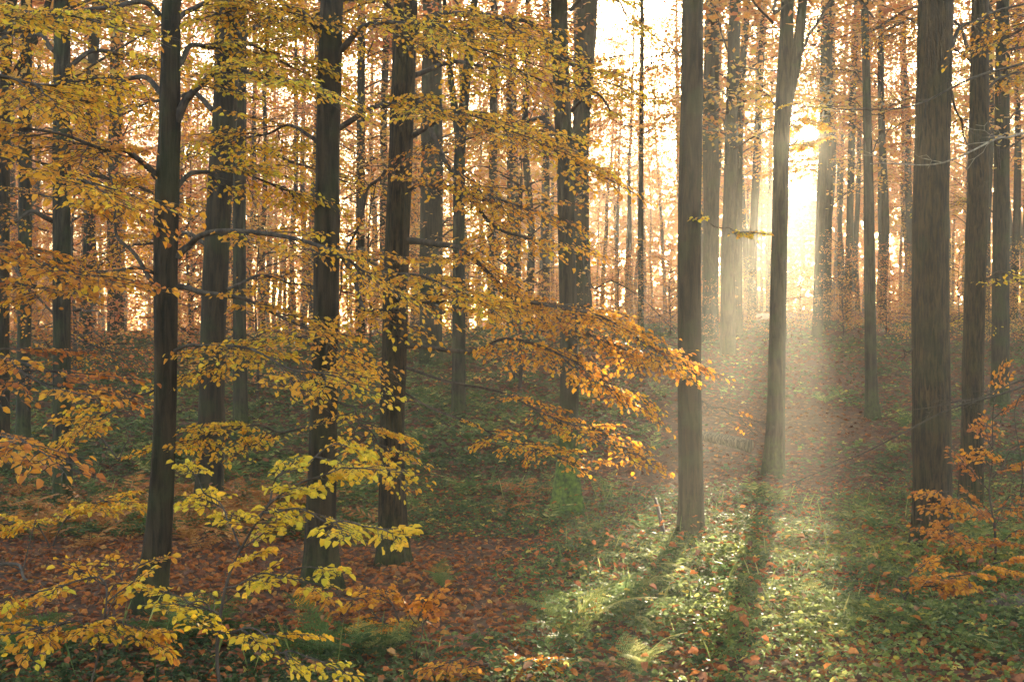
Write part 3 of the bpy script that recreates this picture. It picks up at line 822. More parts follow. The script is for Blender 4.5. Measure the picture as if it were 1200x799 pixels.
B("t11", [(1150, 330, 0), (1175, 320, -.2), (1200, 335, -.3)], .014, .005, 7, tint=.2, sc=(.35, .6), keep=.33)
B("t12", [(1165, 250, 0), (1145, 235, .2), (1110, 240, .5)], .014, .005, 8, tint=.25, sc=(.5, .8), keep=.33)
B("t12", [(1176, 150, 0), (1195, 130, .2), (1220, 140, .5)], .014, .005, 6, tint=.4, sc=(.5, .8), keep=.39)
B("t12", [(1165, 380, 0), (1140, 370, -.4), (1110, 378, -.8)], .014, .005, 8, tint=.18, sc=(.5, .8), keep=.28)
B("t9", [(1014, 100, 0), (1000, 85, .2), (975, 80, .5)], .014, .005, 6, tint=.6, sc=(.5, .8), keep=.28)
B("t9", [(1018, 60, 0), (1040, 40, .2), (1070, 45, .6)], .014, .005, 8, tint=.62, sc=(.5, .9), keep=.39)
B("t8", [(924, 172, 0), (932, 166, .1), (944, 167, .2), (956, 163, .3)], .010, .003, 9, t0=.1, tint=.4, sc=(.16, .28), keep=.95)  # dense sprays added round the sun to keep its light off the near haze
B("t8", [(924, 150, 0), (932, 144, .1), (944, 140, .2), (957, 146, .3)], .010, .003, 8, t0=.1, tint=.35, sc=(.16, .26), keep=.95)
B("t19", [(960, 184, 0), (948, 175, -.3), (936, 172, -.6), (926, 176, -.9)], .016, .004, 9, t0=.1, tint=.55, sc=(.45, .75), keep=.9, ll=.07)  # leafy bridge added below the sun to block its rays towards the camera
B("t19", [(959, 204, 0), (948, 196, -.2), (934, 192, -.4), (922, 196, -.6)], .016, .004, 9, t0=.1, tint=.5, sc=(.45, .75), keep=.9, ll=.07)
B("t20", [(968, 196, 0), (954, 184, -.2), (940, 183, -.5), (928, 188, -.8)], .016, .004, 8, t0=.2, tint=.6, sc=(.45, .75), keep=.9, ll=.07)
B("t19", [(962, 120, 0), (950, 112, -.3), (934, 114, -.6)], .016, .004, 6, t0=.1, tint=.5, sc=(.4, .6), keep=.8, ll=.07)
T["t10"].bare([px(a, b, T["t10"].Y + c) for a, b, c in [(1108, 95, -.1), (1120, 120, -.1), (1126, 150, 0), (1150, 190, .2)]], .012, .004, 11, 5)
T["t10"].bare([px(a, b, T["t10"].Y + c) for a, b, c in [(1072, 405, 0), (1062, 412, -.1), (1050, 424, -.2)]], .007, .003, 12, 1, (.05, .1))
T["t9"].bare([px(a, b, T["t9"].Y + c) for a, b, c in [(1022, 180, 0), (1035, 155, 0), (1060, 145, .2), (1090, 130, .4)]], .012, .004, 13, 6, (.3, .7))
T["t8"].bare([px(a, b, T["t8"].Y + c) for a, b, c in [(940, 60, 0), (955, 30, 0), (968, 10, .1), (985, -20, .2)]], .02, .008, 14, 4, (.3, .7))
T["t6b"].bare([px(a, b, 22) for a, b in [(682, 300), (690, 330), (700, 338), (720, 330), (745, 345), (775, 372), (795, 392)]], .018, .005, 15, 9, (.5, 1.1), keepleaf=.5)
T["t5"].bare([px(a, b, T["t5"].Y + c) for a, b, c in [(82, 510, 0), (110, 508, 0), (135, 535, 0), (150, 520, .1), (148, 505, .1)]], .012, .004, 16, 5, (.2, .5))
T["t3"].bare([px(a, b, T["t3"].Y + c) for a, b, c in [(452, 200, 0), (430, 230, .1), (405, 300, .2), (398, 350, .3)]], .015, .005, 17, 6, (.2, .5))

# trees that stand beside the frame and reach into it
def off_tree(key, label, X, Y, h, r):
    foot = np.array([X, Y, gz1(X, Y) - .04])
    t = Tree("beech_tree", label, "tree", foot); t.Y = Y
    ctrl = [(0, 0, -.15, r * 1.15), (0.02, 0, .6, r), (-.03, 0, 2.5, r * .95), (.05, 0, 6, r * .8), (0, .1, h, r * .35)]
    t.trunk = mobj("trunk", trunk_mesh("trunk", ctrl, M_BARK, 20, .15, r * .4, int(X * 10) % 50), t.e)
    T[key] = t
off_tree("tr", "beech beside the picture whose bare twigs reach in from the right", 4.75, 9.0, 13, .12)
off_tree("tl", "beech beside the picture whose orange sprays reach in from the left", -3.9, 6.6, 13, .11)
t = T["tr"]
def RB(pts, r0, r1, seed, tw, tl=(.15, .4), **k):
    t.bare([px(a, b, Y) for a, b, Y in pts], r0, r1, seed, tw, tl, **k)
RB([(1392, 30, 9), (1260, 50, 8.8), (1200, 70, 8.6), (1150, 92, 8.5), (1075, 120, 8.3), (1010, 130, 8.2), (965, 126, 8.1)], .012, .003, 21, 12)
RB([(1392, 130, 9), (1280, 150, 8.8), (1195, 156, 8.4), (1170, 164, 8.3), (1100, 190, 8.1), (1020, 192, 8.0)], .011, .003, 22, 12, mat=M_PALE_TWIG)
RB([(1392, 380, 9), (1280, 425, 8.8), (1200, 455, 8.6), (1120, 472, 8.5), (1060, 510, 8.4), (1000, 535, 8.3), (925, 568, 8.2)], .011, .0025, 23, 10, (.12, .35), keepleaf=.04)
RB([(1392, 400, 9), (1290, 440, 8.6), (1200, 448, 8.2), (1130, 470, 8.1), (1070, 480, 8.0)], .009, .0025, 24, 8, (.12, .3))
RB([(1260, 440, 8.8), (1197, 458, 8.6), (1193, 500, 8.6), (1196, 560, 8.6), (1198, 590, 8.6)], .006, .0025, 25, 4, (.08, .2), keepleaf=.3)
t.branch([px(a, b, Y) for a, b, Y in [(1392, -40, 9), (1290, 0, 9.2), (1220, 20, 9.4), (1180, 45, 9.6)]], .02, .006, 8, .5, (.3, .6), tint=.5, seed=300, keep=.28)
t = T["tl"]
for k, (pts, ti, n) in enumerate([
        ([(-280, 60, 6.6), (-120, 70, 6.3), (-20, 90, 6.0), (70, 100, 5.8)], .35, 9),
        ([(-280, 150, 6.6), (-120, 150, 6.3), (-20, 160, 6.1), (60, 205, 5.9), (110, 215, 5.8)], .5, 10),
        ([(-280, 260, 6.6), (-100, 275, 6.2), (0, 290, 5.9), (80, 320, 5.7)], .66, 9),
        ([(-280, 360, 6.6), (-100, 380, 6.0), (0, 420, 5.6), (60, 455, 5.3)], .74, 7),
        ([(-280, 420, 6.6), (-120, 470, 5.6), (-40, 500, 4.8), (20, 515, 4.3)], .70, 4),
        ([(-280, 0, 6.6), (-120, 20, 6.4), (0, 10, 6.2), (90, 20, 6.0)], .3, 9)]):
    t.branch([px(a, b, Y) for a, b, Y in pts], .018, .004, n, .55, (.3, .6), tint=ti, seed=320 + k)

# ------------------------------------------------------------------ saplings
def sapling(label, foot_px, Y, stems, tint, ll=.06, group=None, cat="sapling", singles=300, name="beech_sapling", r0=.012, **kw):
    p = px(foot_px[0], foot_px[1], Y)
    foot = np.array([p[0], Y, gz1(p[0], Y) - .03])
    s = Tree(name, label, cat, foot, group)
    sapling.k += 1
    for j, (pts, n) in enumerate(stems):
        c = [foot] if pts[0] is None else []
        c = c + [px(a, b, y) for a, b, y in [q for q in pts if q is not None]]
        s.branch(c, r0 if pts[0] is None else r0 * .55, .003, n, seed=500 + sapling.k * 20 + j, tint=tint, ll=ll, **kw)
    s.finish(singles)
    return s
sapling.k = 0
sapling("bright yellow beech sapling with airy layered sprays in front of dark trunks", (262, 840), 5.9, [
    ([None, (255, 760, 5.9), (262, 690, 5.9), (280, 640, 5.9), (310, 600, 5.85), (350, 570, 5.8), (400, 548, 5.7)], 9),
    ([(280, 640, 5.9), (270, 610, 6.0), (250, 590, 6.1), (232, 560, 6.2)], 4),
    ([(310, 600, 5.85), (350, 600, 5.7), (400, 612, 5.6), (440, 618, 5.5)], 5),
    ([(262, 690, 5.9), (290, 680, 5.8), (330, 672, 5.7), (362, 664, 5.6)], 3),
    ([(256, 740, 5.9), (290, 740, 5.7), (330, 760, 5.6), (362, 770, 5.5)], 4),
    ([(258, 720, 5.9), (240, 712, 5.9), (215, 700, 5.9)], 3),
    ([(300, 612, 5.87), (320, 575, 5.9), (350, 545, 6.0), (392, 520, 6.1)], 4)], .14, .043, t0=.2, sc=(.20, .36), keep=.42, tsd=.08, r0=.010, tilt=.25)
sapling("low beech seedling with orange and yellow leaves at the lower left corner", (95, 830), 6.0, [
    ([None, (120, 760, 6.0), (125, 700, 6.0), (100, 680, 6.0), (40, 690, 5.9), (5, 690, 5.8)], 9),
    ([(125, 720, 6.0), (150, 735, 5.9), (180, 750, 5.8)], 5),
    ([(122, 740, 6.0), (80, 730, 5.8), (30, 740, 5.7)], 7),
    ([(125, 700, 6.0), (140, 680, 6.2), (160, 665, 6.4)], 3)], .45, .042, t0=.2, keep=.42, sc=(.16, .28), r0=.006, tsd=.2)
sapling("small pale orange beech seedling beside the flared foot beech", (470, 735), 7.5, [
    ([None, (440, 715, 7.5), (410, 700, 7.4), (385, 690, 7.3)], 5),
    ([None, (450, 725, 7.4), (430, 735, 7.2), (415, 745, 7.1)], 6),
    ([None, (465, 715, 7.5), (452, 700, 7.6)], 3)], .62, .045, t0=.25, sc=(.14, .26), r0=.005)
sapling("tiny oak red seedling with a single upright stem near the bottom edge", (490, 780), 6.7, [
    ([None, (491, 740, 6.7), (493, 715, 6.7)], 3), ([(491, 745, 6.7), (480, 720, 6.65)], 1)], .8, .045, t0=.5, keep=.5, sc=(.12, .2), r0=.004)
sapling("pinkish orange leafy seedling at the middle of the bottom edge", (585, 812), 6.3, [
    ([None, (580, 790, 6.3), (560, 775, 6.25), (540, 770, 6.2)], 4),
    ([None, (600, 785, 6.3), (615, 775, 6.35)], 4)], .72, .042, t0=.3, keep=.5, sc=(.14, .24), r0=.004)
sapling("orange red beech sapling spreading at the foot of the grey fissured trunk", (1165, 665), 9.6, [
    ([None, (1165, 600, 9.6), (1160, 540, 9.6), (1165, 470, 9.6)], 8),
    ([(1165, 610, 9.6), (1135, 590, 9.4), (1115, 575, 9.3)], 5),
    ([(1165, 600, 9.6), (1190, 580, 9.5), (1215, 570, 9.4)], 5),
    ([(1165, 640, 9.6), (1135, 632, 9.4), (1120, 622, 9.2)], 6),
    ([(1165, 640, 9.6), (1190, 625, 9.4), (1215, 618, 9.3)], 6),
    ([(1163, 560, 9.6), (1185, 530, 9.6), (1200, 520, 9.6)], 4)], .77, .046, t0=.2, keep=.5, sc=(.25, .45), tsd=.1, r0=.012)
sapling("low orange beech sprig sweeping right in front of the thickest trunk", (1060, 712), 8.0, [
    ([None, (1065, 690, 8.0), (1090, 680, 7.9), (1130, 672, 7.8), (1165, 660, 7.7)], 8),
    ([None, (1055, 685, 8.0), (1065, 675, 8.0)], 3)], .7, .042, t0=.2, sc=(.16, .28), r0=.006, tsd=.1)
sapling("yellow leaved sapling arching over the rusty ferns at left", (60, 660), 10.2, [
    ([None, (75, 610, 10.2), (110, 588, 10.1), (150, 590, 10)], 8),
    ([None, (50, 620, 10.2), (30, 612, 10.1), (5, 615, 10)], 5)], .3, .05, t0=.3, sc=(.25, .45), r0=.008, singles=120)

for k, t in T.items():
    near = t.Y < 11.5
    t.finish(300 if near else 0, fine=t.Y < 14)

# ------------------------------------------------------------------ crowns and the trees farther back
def crown_arrays(r, z0, z1, rad, n_limb, per_limb, leaf, tint, tsd, flat=0.12):
    """limbs radiating from a stem, leaves in flat ragged tiers along them"""
    lv = Leaves(); tb = []
    for i in range(n_limb):
        h = z0 + (z1 - z0) * (i + r.random()) / n_limb
        q = (h - z0) / (z1 - z0)
        ln = rad * (0.5 + 0.6 * math.sin(math.pi * min(1, q * 0.8 + 0.15))) * r.uniform(0.6, 1.15)
        a = r.uniform(0, 2 * math.pi)
        d = np.array([math.cos(a), math.sin(a), r.uniform(0.25, 0.85)])
        s = np.linspace(0, 1, 6)[:, None]
        c = np.array([0, 0, h - .2 * ln]) + d * s * ln + np.array([0, 0, -0.35 * ln]) * s ** 2 + r.normal(0, 0.12, (6, 3)) * s
        tb.append(c)
        m = per_limb
        n_cl = 7
        tt = r.uniform(0.25, 1.05, n_cl)
        cl = np.array([[np.interp(x, s[:, 0], c[:, k]) for k in range(3)] for x in tt])
        cl += r.normal(0, 1, (n_cl, 3)) * np.array([0.35, 0.35, 0.12]) * (0.4 + tt[:, None])
        w = r.integers(0, n_cl, m)
        P = cl[w] + r.normal(0, 1, (m, 3)) * np.array([0.34, 0.34, flat])
        D = unit(np.stack([r.normal(d[0], .8, m), r.normal(d[1], .8, m), r.normal(-.15, .35, m)], 1))
        N = unit(np.array([0, 0, 1.0]) + r.normal(0, .55, (m, 3)))
        L = leaf * r.uniform(.6, 1.3, m)
        lv.add(P, D, N, L, L * .68, np.clip(r.normal(tint + r.normal(0, .1), tsd, m), .01, .99))
    return lv.arrays(), tb

rc = np.random.default_rng(31)
CROWNS = [crown_arrays(rc, z0, z1, rad, int(nl * .85), 175, lf, ti, .18) for z0, z1, rad, nl, lf, ti in
          [(5.5, 20, 3.2, 58, .125, .45), (7.0, 21, 3.0, 56, .125, .6), (4.2, 19, 3.4, 60, .12, .35), (8.0, 21, 3.3, 54, .13, .55), (6.2, 20, 2.9, 56, .12, .72)]]
def limbs_mesh(lines, foot=None, rz=0, sc=1):
    tb = Tubes()
    for c in lines:
        if foot is not None and in_gap(rot_pts(catmull(c, 30), rz, sc, foot), .12).any():
            continue
        tb.add(c, np.linspace(0.022, 0.004, len(c)), 4)
    return tb.mesh("limbs", M_TWIG)
CROWN_ME = [leaves_mesh("crown", a, M_FAR, False) for a, _ in CROWNS]
LIMB_ME = [limbs_mesh(tb) for _, tb in CROWNS]
HIGH = crown_arrays(rc, 7.5, 14.5, 2.8, 10, 80, .12, .4, .15)
HIGH_ME = leaves_mesh("crown", HIGH[0], M_FAR, False); HIGH_LIMB = limbs_mesh(HIGH[1])

def rot_pts(P, rz, sc, foot):
    c, s = math.cos(rz), math.sin(rz)
    return np.stack([(P[:, 0] * c - P[:, 1] * s) * sc + foot[0], (P[:, 0] * s + P[:, 1] * c) * sc + foot[1], P[:, 2] * sc + foot[2]], 1)

LIMB1 = {}
def add_crown(parent, foot, kind, rz, sc, high=False, thin=0.0):
    arr, cme, lme = (HIGH[0], HIGH_ME, HIGH_LIMB) if high else (CROWNS[kind][0], CROWN_ME[kind], LIMB_ME[kind])
    W = rot_pts(arr[0], rz, sc, foot)
    hit = in_gap(W, .06) | in_thin(W, rc)
    u = 600 + W[:, 0] / np.maximum(W[:, 1], 1) * F
    v = 399.5 - (W[:, 2] - CAMH) / np.maximum(W[:, 1], 1) * F
    # the thin place in the wood where the bright sky shows
    if not high:
        thinspot = np.exp(-((u - 745) / 55) ** 2) * sstep(290, 120, v) * (0.9 * sstep(100, 20, v) + .45)
        hit |= rc.random(len(W)) < np.clip(thinspot, 0, .93) * (foot[1] < 75)
    lines = HIGH[1] if high else CROWNS[kind][1]
    if any(in_gap(rot_pts(catmull(c, 30), rz, sc, foot), .12).any() for c in lines):
        lme = limbs_mesh(lines, foot, rz, sc)
    if not high and foot[1] < 36:
        one, rest_ = [], []
        for q, c in enumerate(lines):
            w = rot_pts(catmull(c, 30), rz, sc, foot)
            if in_gap(w, .12).any():
                continue
            (one if in_view(w).any() else rest_).append(q)
        for q in one:
            if (kind, q) not in LIMB1:
                LIMB1[(kind, q)] = limbs_mesh([lines[q]])
            o = mobj("branch", LIMB1[(kind, q)], parent); o.rotation_euler.z = rz; o.scale = (sc,) * 3
        lme = limbs_mesh([lines[q] for q in rest_]) if rest_ else None
    if lme is not None:
        limbs = mobj("limbs", lme, parent); limbs.rotation_euler.z = rz; limbs.scale = (sc,) * 3; limbs["kind"] = "stuff"
    if hit.any():
        keep = ~hit
        if keep.sum() < 50:
            return
        me = leaves_mesh("crown", [a[keep] for a in arr], M_FAR, False)
    else:
        me = cme
    o = mobj("crown", me, parent); o.rotation_euler.z = rz; o.scale = (sc,) * 3

for k, t in T.items():
    if t.Y < 14 or k in ("tr", "tl"):
        add_crown(t.e, t.foot, 0, random.uniform(0, 6.28), random.uniform(.9, 1.1), True)
    else:
        add_crown(t.e, t.foot, random.randrange(5), random.uniform(0, 6.28), random.uniform(.85, 1.05))

# stems of the far trees
STEM_ME = []
for k in range(6):
    r = np.random.default_rng(60 + k)
    w = r.uniform(.10, .22)
    lean = r.normal(0, .35, 2)
    ctrl = [(0, 0, -.3, w * 1.15), (lean[0] * .05, lean[1] * .05, .7, w)] + [(lean[0] * q + r.normal(0, .07), lean[1] * q + r.normal(0, .07), 20 * q, w * (1 - .75 * q)) for q in (.15, .3, .45, .6, .8, 1.0)]
    STEM_ME.append(trunk_mesh("trunk", ctrl, M_BARK_GREY, 12, .4, w * .25, 90 + k))

placed = [t.foot[:2] for t in T.values()]
fars = []
rf = np.random.default_rng(12)
tries = 0
while len(fars) < 270 and tries < 20000:
    tries += 1
    Y = 24 + (rf.random() ** 0.75) * 106
    lo, hi = -.46 * Y - 3, .46 * Y + 4
    X = rf.uniform(lo, hi)
    if Y < 34 and -.14 < X / Y < .36 and rf.random() < .75:
        continue
    d, u, v = sun_coords(np.array([X, Y, 0.0]))
    if -1.9 < u < .75:
        continue
    if Y < 70 and .06 < X / Y < .115 and rf.random() < .8:
        continue
    mind = 1.4 + Y * .014
    if any((X - a) ** 2 + (Y - b) ** 2 < mind ** 2 for a, b in placed):
        continue
    placed.append((X, Y)); fars.append((X, Y))
MARKS = [(-400, "frame's left edge"), (73, "grey green trunk"), (195, "nearest slender beech"), (383, "flared foot beech"), (465, "fissured dark trunk"), (540, "bending thin trunk"),
         (664, "mossy footed beech"), (751, "pencil thin stem"), (809, "clean brown stem"), (915, "forked trunk"), (1018, "slim pale trunk"), (1092, "thickest trunk"), (1700, "frame's right edge")]
def between(X, Y):
    u = 600 + X / Y * F
    for (a, na), (b, nb) in zip(MARKS, MARKS[1:]):
        if a <= u < b:
            return "between the %s and the %s" % (na, nb)
    return "beyond the picture's sides"
for X, Y in fars:
    foot = np.array([X, Y, gz1(X, Y) - .05])
    w = between(X, Y)
    lab, grp = ("crest beech " + w, "crest beeches " + w) if Y < 45 else ("hazy beech " + w, "hazy beeches " + w) if Y < 80 else ("faintest distant beech " + w, "faintest distant beeches " + w)
    e = thing("beech_tree", lab, "tree", foot, grp)
    st = mobj("trunk", STEM_ME[rf.integers(6)], e); st.rotation_euler.z = rf.uniform(0, 6.28)
    s = rf.uniform(.75, 1.2); st.scale = (s, s, 1.0)
    add_crown(e, foot, int(rf.integers(5)), rf.uniform(0, 6.28), rf.uniform(.85, 1.15))

# young beeches under the tall ones
YOUNG = [crown_arrays(rc, .5, 4.4, 1.35, 26, 110, .085, ti, .15, .07) for ti in (.4, .6, .75)]
YOUNG_ME = [leaves_mesh("crown", a, M_FAR, False) for a, _ in YOUNG]
YLIMB_ME = [limbs_mesh(tb) for _, tb in YOUNG]
YSTEM = trunk_mesh("trunk", [(0, 0, -.2, .035), (.03, 0, .8, .03), (-.04, .03, 2.2, .022), (.05, 0, 3.6, .013), (0, 0, 4.6, .006)], M_TWIG, 8, .3, 0, 3)
yplaced = []
tries = 0
while len(yplaced) < 108 and tries < 8000:
    tries += 1
    Y = 21 + rf.random() * 48
    X = rf.uniform(-.45 * Y, .47 * Y)
    d, u, v = sun_coords(np.array([X, Y, 0.0]))
    left = X / Y < .03
    if -3.0 < u < 1.6 and len(yplaced) < 70:
        continue
    if len(yplaced) >= 70:                                  # low brush along the crest on the right
        Y = 30 + rf.random() * 16; X = rf.uniform(.05, .42) * Y; left = False
    if len(yplaced) < 70 and not left and (Y < 30 or Y > 52) and rf.random() < .85:
        continue
    if len(yplaced) < 70 and .02 < X / Y < .13 and Y < 40 and rf.random() < .7:
        continue
    if any((X - a) ** 2 + (Y - b) ** 2 < 1.7 ** 2 for a, b in yplaced):
        continue
    yplaced.append((X, Y))
    foot = np.array([X, Y, gz1(X, Y) - .03])
    s = rf.uniform(.55, 1.15) if left else rf.uniform(.22, .6)
    k = int(rf.integers(3)); rz = rf.uniform(0, 6.28)
    w = between(X, Y); sz_ = "tall" if s > .85 else "low"
    e = thing("young_beech", sz_ + " leafy young beech " + w, "sapling", foot, sz_ + " young beeches " + w)
    st = mobj("trunk", YSTEM, e); st.scale = (s,) * 3
    lm = mobj("limbs", YLIMB_ME[k], e); lm.scale = (s,) * 3; lm.rotation_euler.z = rz; lm["kind"] = "stuff"
    W = rot_pts(YOUNG[k][0][0], rz, s, foot)
    hit = in_gap(W, .05)
    me = YOUNG_ME[k] if not hit.any() else leaves_mesh("crown", [a[~hit] for a in YOUNG[k][0]], M_FAR, False)
    o = mobj("crown", me, e); o.scale = (s,) * 3; o.rotation_euler.z = rz

# the closed wood behind everything
def far_wood():
    lv = Leaves(); r = np.random.default_rng(77)
    n = 120000
    a = r.uniform(-.62, .72, n); dist = r.uniform(132, 165, n)
    X, Y = np.sin(a) * dist, np.cos(a) * dist
    Z = .5 + r.random(n) ** 1.25 * 25
    P = np.stack([X, Y, Z], 1)
    k = fbm(a * 60, Z, 5, 2.2) > .30 + .012 * Z
    k &= ~in_gap(P, .3) & ((a > .0) | (r.random(n) < .8 - .02 * Z))
    P = P[k]; m = len(P)
    lv.add(P, r.normal(0, 1, (m, 3)), r.normal(0, 1, (m, 3)), r.uniform(.4, .75, m), r.uniform(.3, .5, m), np.clip(r.normal(.55, .2, m), 0, .99))
    n = 50000
    a = r.uniform(-.62, .8, n); dist = r.uniform(170, 215, n)
    P = np.stack([np.sin(a) * dist, np.cos(a) * dist, .5 + r.random(n) * 25.5], 1)
    P = P[~in_gap(P, .4) & ((a > .0) | (r.random(n) < .45 - .010 * P[:, 2]))]; m = len(P)
    lv.add(P, r.normal(0, 1, (m, 3)), r.normal(0, 1, (m, 3)), r.uniform(.9, 1.5, m), r.uniform(.7, 1.1, m), np.clip(r.normal(.5, .2, m), 0, .99))
    o = mobj("far_woods_foliage", leaves_mesh("far_woods_foliage", lv.arrays(), M_FAR, False))
    o["kind"] = "stuff"; o["label"] = "hazy copper foliage of the wood closing the view"; o["category"] = "foliage"
far_wood()

# ------------------------------------------------------------------ forest floor cover
def scatter(n, y0, y1, r, xm=.47, extra=1.5, pw=1.0):
    Y = y0 + (y1 - y0) * r.random(n) ** pw
    X = r.uniform(-1, 1, n) * (xm * Y + extra)
    return X, Y

def green_mask(X, Y):
    """how much of the floor is under green plants (0..1)"""
    u = 600 + X / Y * F
    n = fbm(X, Y, 41, 1.5)
    right = sstep(560, 700, u) * sstep(6.3, 7.2, Y)
    band = sstep(10.3, 11.2, Y)
    front = .55 * sstep(7.6, 6.9, Y)
    slope = np.where(Y > 15.5, .6 + .45 * sstep(700, 560, u) , 1)
    m = np.maximum(np.maximum(right, band), front) * slope
    # brown leaf slope around the sunbeam
    m = m * (1 - .78 * sstep(13.2, 14.2, Y) * sstep(560, 740, u) * (1 - .5 * sstep(980, 1050, u)) * sstep(30, 24, Y))
    return np.clip(m + (n - .5) * 1.1, 0, 1) * np.where(m > .03, 1, 0)

def floor_leaves():
    r = np.random.default_rng(5)
    lv = Leaves()
    for n, y0, y1, sz, pw in ((46000, 5.4, 14, .052, 1.0), (52000, 12.5, 30, .075, .9), (16000, 30, 70, .14, 1.0)):
        X, Y = scatter(n, y0, y1, r, pw=pw)
        Z = gz(X, Y) + r.uniform(.004, .035, n)
        a = r.uniform(0, 6.28, n)
        D = np.stack([np.cos(a), np.sin(a), r.normal(0, .28, n)], 1)
        N = unit(np.stack([r.normal(0, .38, n), r.normal(0, .38, n), np.ones(n)], 1))
        rest = (r.random(n) < .10) * green_mask(X, Y)
        Z = Z + rest * r.uniform(.08, .34, n)
        L = sz * r.uniform(.7, 1.35, n)
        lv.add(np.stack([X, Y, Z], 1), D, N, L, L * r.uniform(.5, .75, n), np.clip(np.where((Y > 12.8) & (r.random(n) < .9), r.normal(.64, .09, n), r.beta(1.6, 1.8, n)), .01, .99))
    arr = lv.arrays()
    P = arr[0]
    g = green_mask(P[:, 0], P[:, 1])
    idx = np.nonzero(in_view(P) & (P[:, 1] < 10) & (g < .25))[0]
    idx = idx[np.argsort(P[idx, 1] - arr[3][idx] * 12)][:300]
    k = np.zeros(len(P), bool); k[idx] = True
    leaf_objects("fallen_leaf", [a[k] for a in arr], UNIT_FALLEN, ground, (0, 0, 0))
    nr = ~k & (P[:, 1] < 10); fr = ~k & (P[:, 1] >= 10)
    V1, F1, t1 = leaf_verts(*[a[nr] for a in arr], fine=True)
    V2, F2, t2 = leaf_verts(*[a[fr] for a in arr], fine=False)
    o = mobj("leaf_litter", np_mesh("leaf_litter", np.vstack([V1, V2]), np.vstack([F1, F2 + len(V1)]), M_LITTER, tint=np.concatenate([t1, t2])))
    o["kind"] = "stuff"; o["label"] = "carpet of russet fallen beech leaves over the forest floor"; o["category"] = "leaf litter"
floor_leaves()

def bramble():
    r = np.random.default_rng(6)
    lv = Leaves(); tb = Tubes()
    for n, y0, y1, sz, hh in ((52000, 5.6, 11, .038, .24), (48000, 10, 16, .042, .15), (62000, 15, 40, .08, .24)):
        X, Y = scatter(n, y0, y1, r)
        g = green_mask(X, Y)
        k = r.random(n) < g
        X, Y, g = X[k], Y[k], g[k]; m = len(X)
        u = 600 + X / Y * F
        hmap = hh * (1 - .5 * sstep(600, 480, u) * (Y < 9)) * (.12 + 1.5 * np.clip(fbm(X, Y, 51, .8) - .22, 0, 1)) * (.4 + .6 * g)
        Z = gz(X, Y) + hmap * r.random(m) ** .6 + .015
        a = r.uniform(0, 6.28, m)
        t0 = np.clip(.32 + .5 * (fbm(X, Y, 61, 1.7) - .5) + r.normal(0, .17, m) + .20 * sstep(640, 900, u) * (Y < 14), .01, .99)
        yel = r.random(m) < .025
        t0[yel] = .97
        for q, off in enumerate((0, 1.15, -1.15)):           # three leaflets to a leaf
            D = np.stack([np.cos(a + off), np.sin(a + off), r.normal(-.05, .25, m)], 1)
            N = unit(np.stack([r.normal(0, .5, m), r.normal(-.12, .5, m), np.ones(m)], 1))
            L = sz * r.uniform(.7, 1.25, m) * (1 if q == 0 else .8)
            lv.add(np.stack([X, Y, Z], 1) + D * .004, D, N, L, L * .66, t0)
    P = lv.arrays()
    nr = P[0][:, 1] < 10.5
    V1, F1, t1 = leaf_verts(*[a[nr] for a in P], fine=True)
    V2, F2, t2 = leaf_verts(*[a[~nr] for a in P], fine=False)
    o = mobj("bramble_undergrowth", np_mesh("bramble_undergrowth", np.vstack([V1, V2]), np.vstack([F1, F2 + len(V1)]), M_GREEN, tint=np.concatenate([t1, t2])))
    o["kind"] = "stuff"; o["label"] = "low green bramble and herb undergrowth covering the forest floor"; o["category"] = "undergrowth"
bramble()

def grass():
    r = np.random.default_rng(8)
    n = 1000
    X, Y = scatter(n, 6, 14, r)
    g = green_mask(X, Y) * sstep(.3, .65, fbm(X, Y, 71, 1.2))
    k = r.random(n) < g; X, Y = X[k], Y[k]; m = len(X)
    Z = gz(X, Y)
    a = r.uniform(0, 6.28, m); h = r.uniform(.12, .34, m)
    D = np.stack([np.cos(a) * .45, np.sin(a) * .45, np.ones(m)], 1)
    lv = Leaves(); lv.add(np.stack([X, Y, Z], 1), D, np.stack([np.cos(a), np.sin(a), -.2 + 0 * a], 1), h, np.full(m, .006), np.clip(r.normal(.62, .2, m), .01, .99))
    o = mobj("grass", leaves_mesh("grass", lv.arrays(), M_FERN, True))
    o["kind"] = "stuff"; o["label"] = "thin grass blades among the undergrowth"; o["category"] = "grass"
grass()

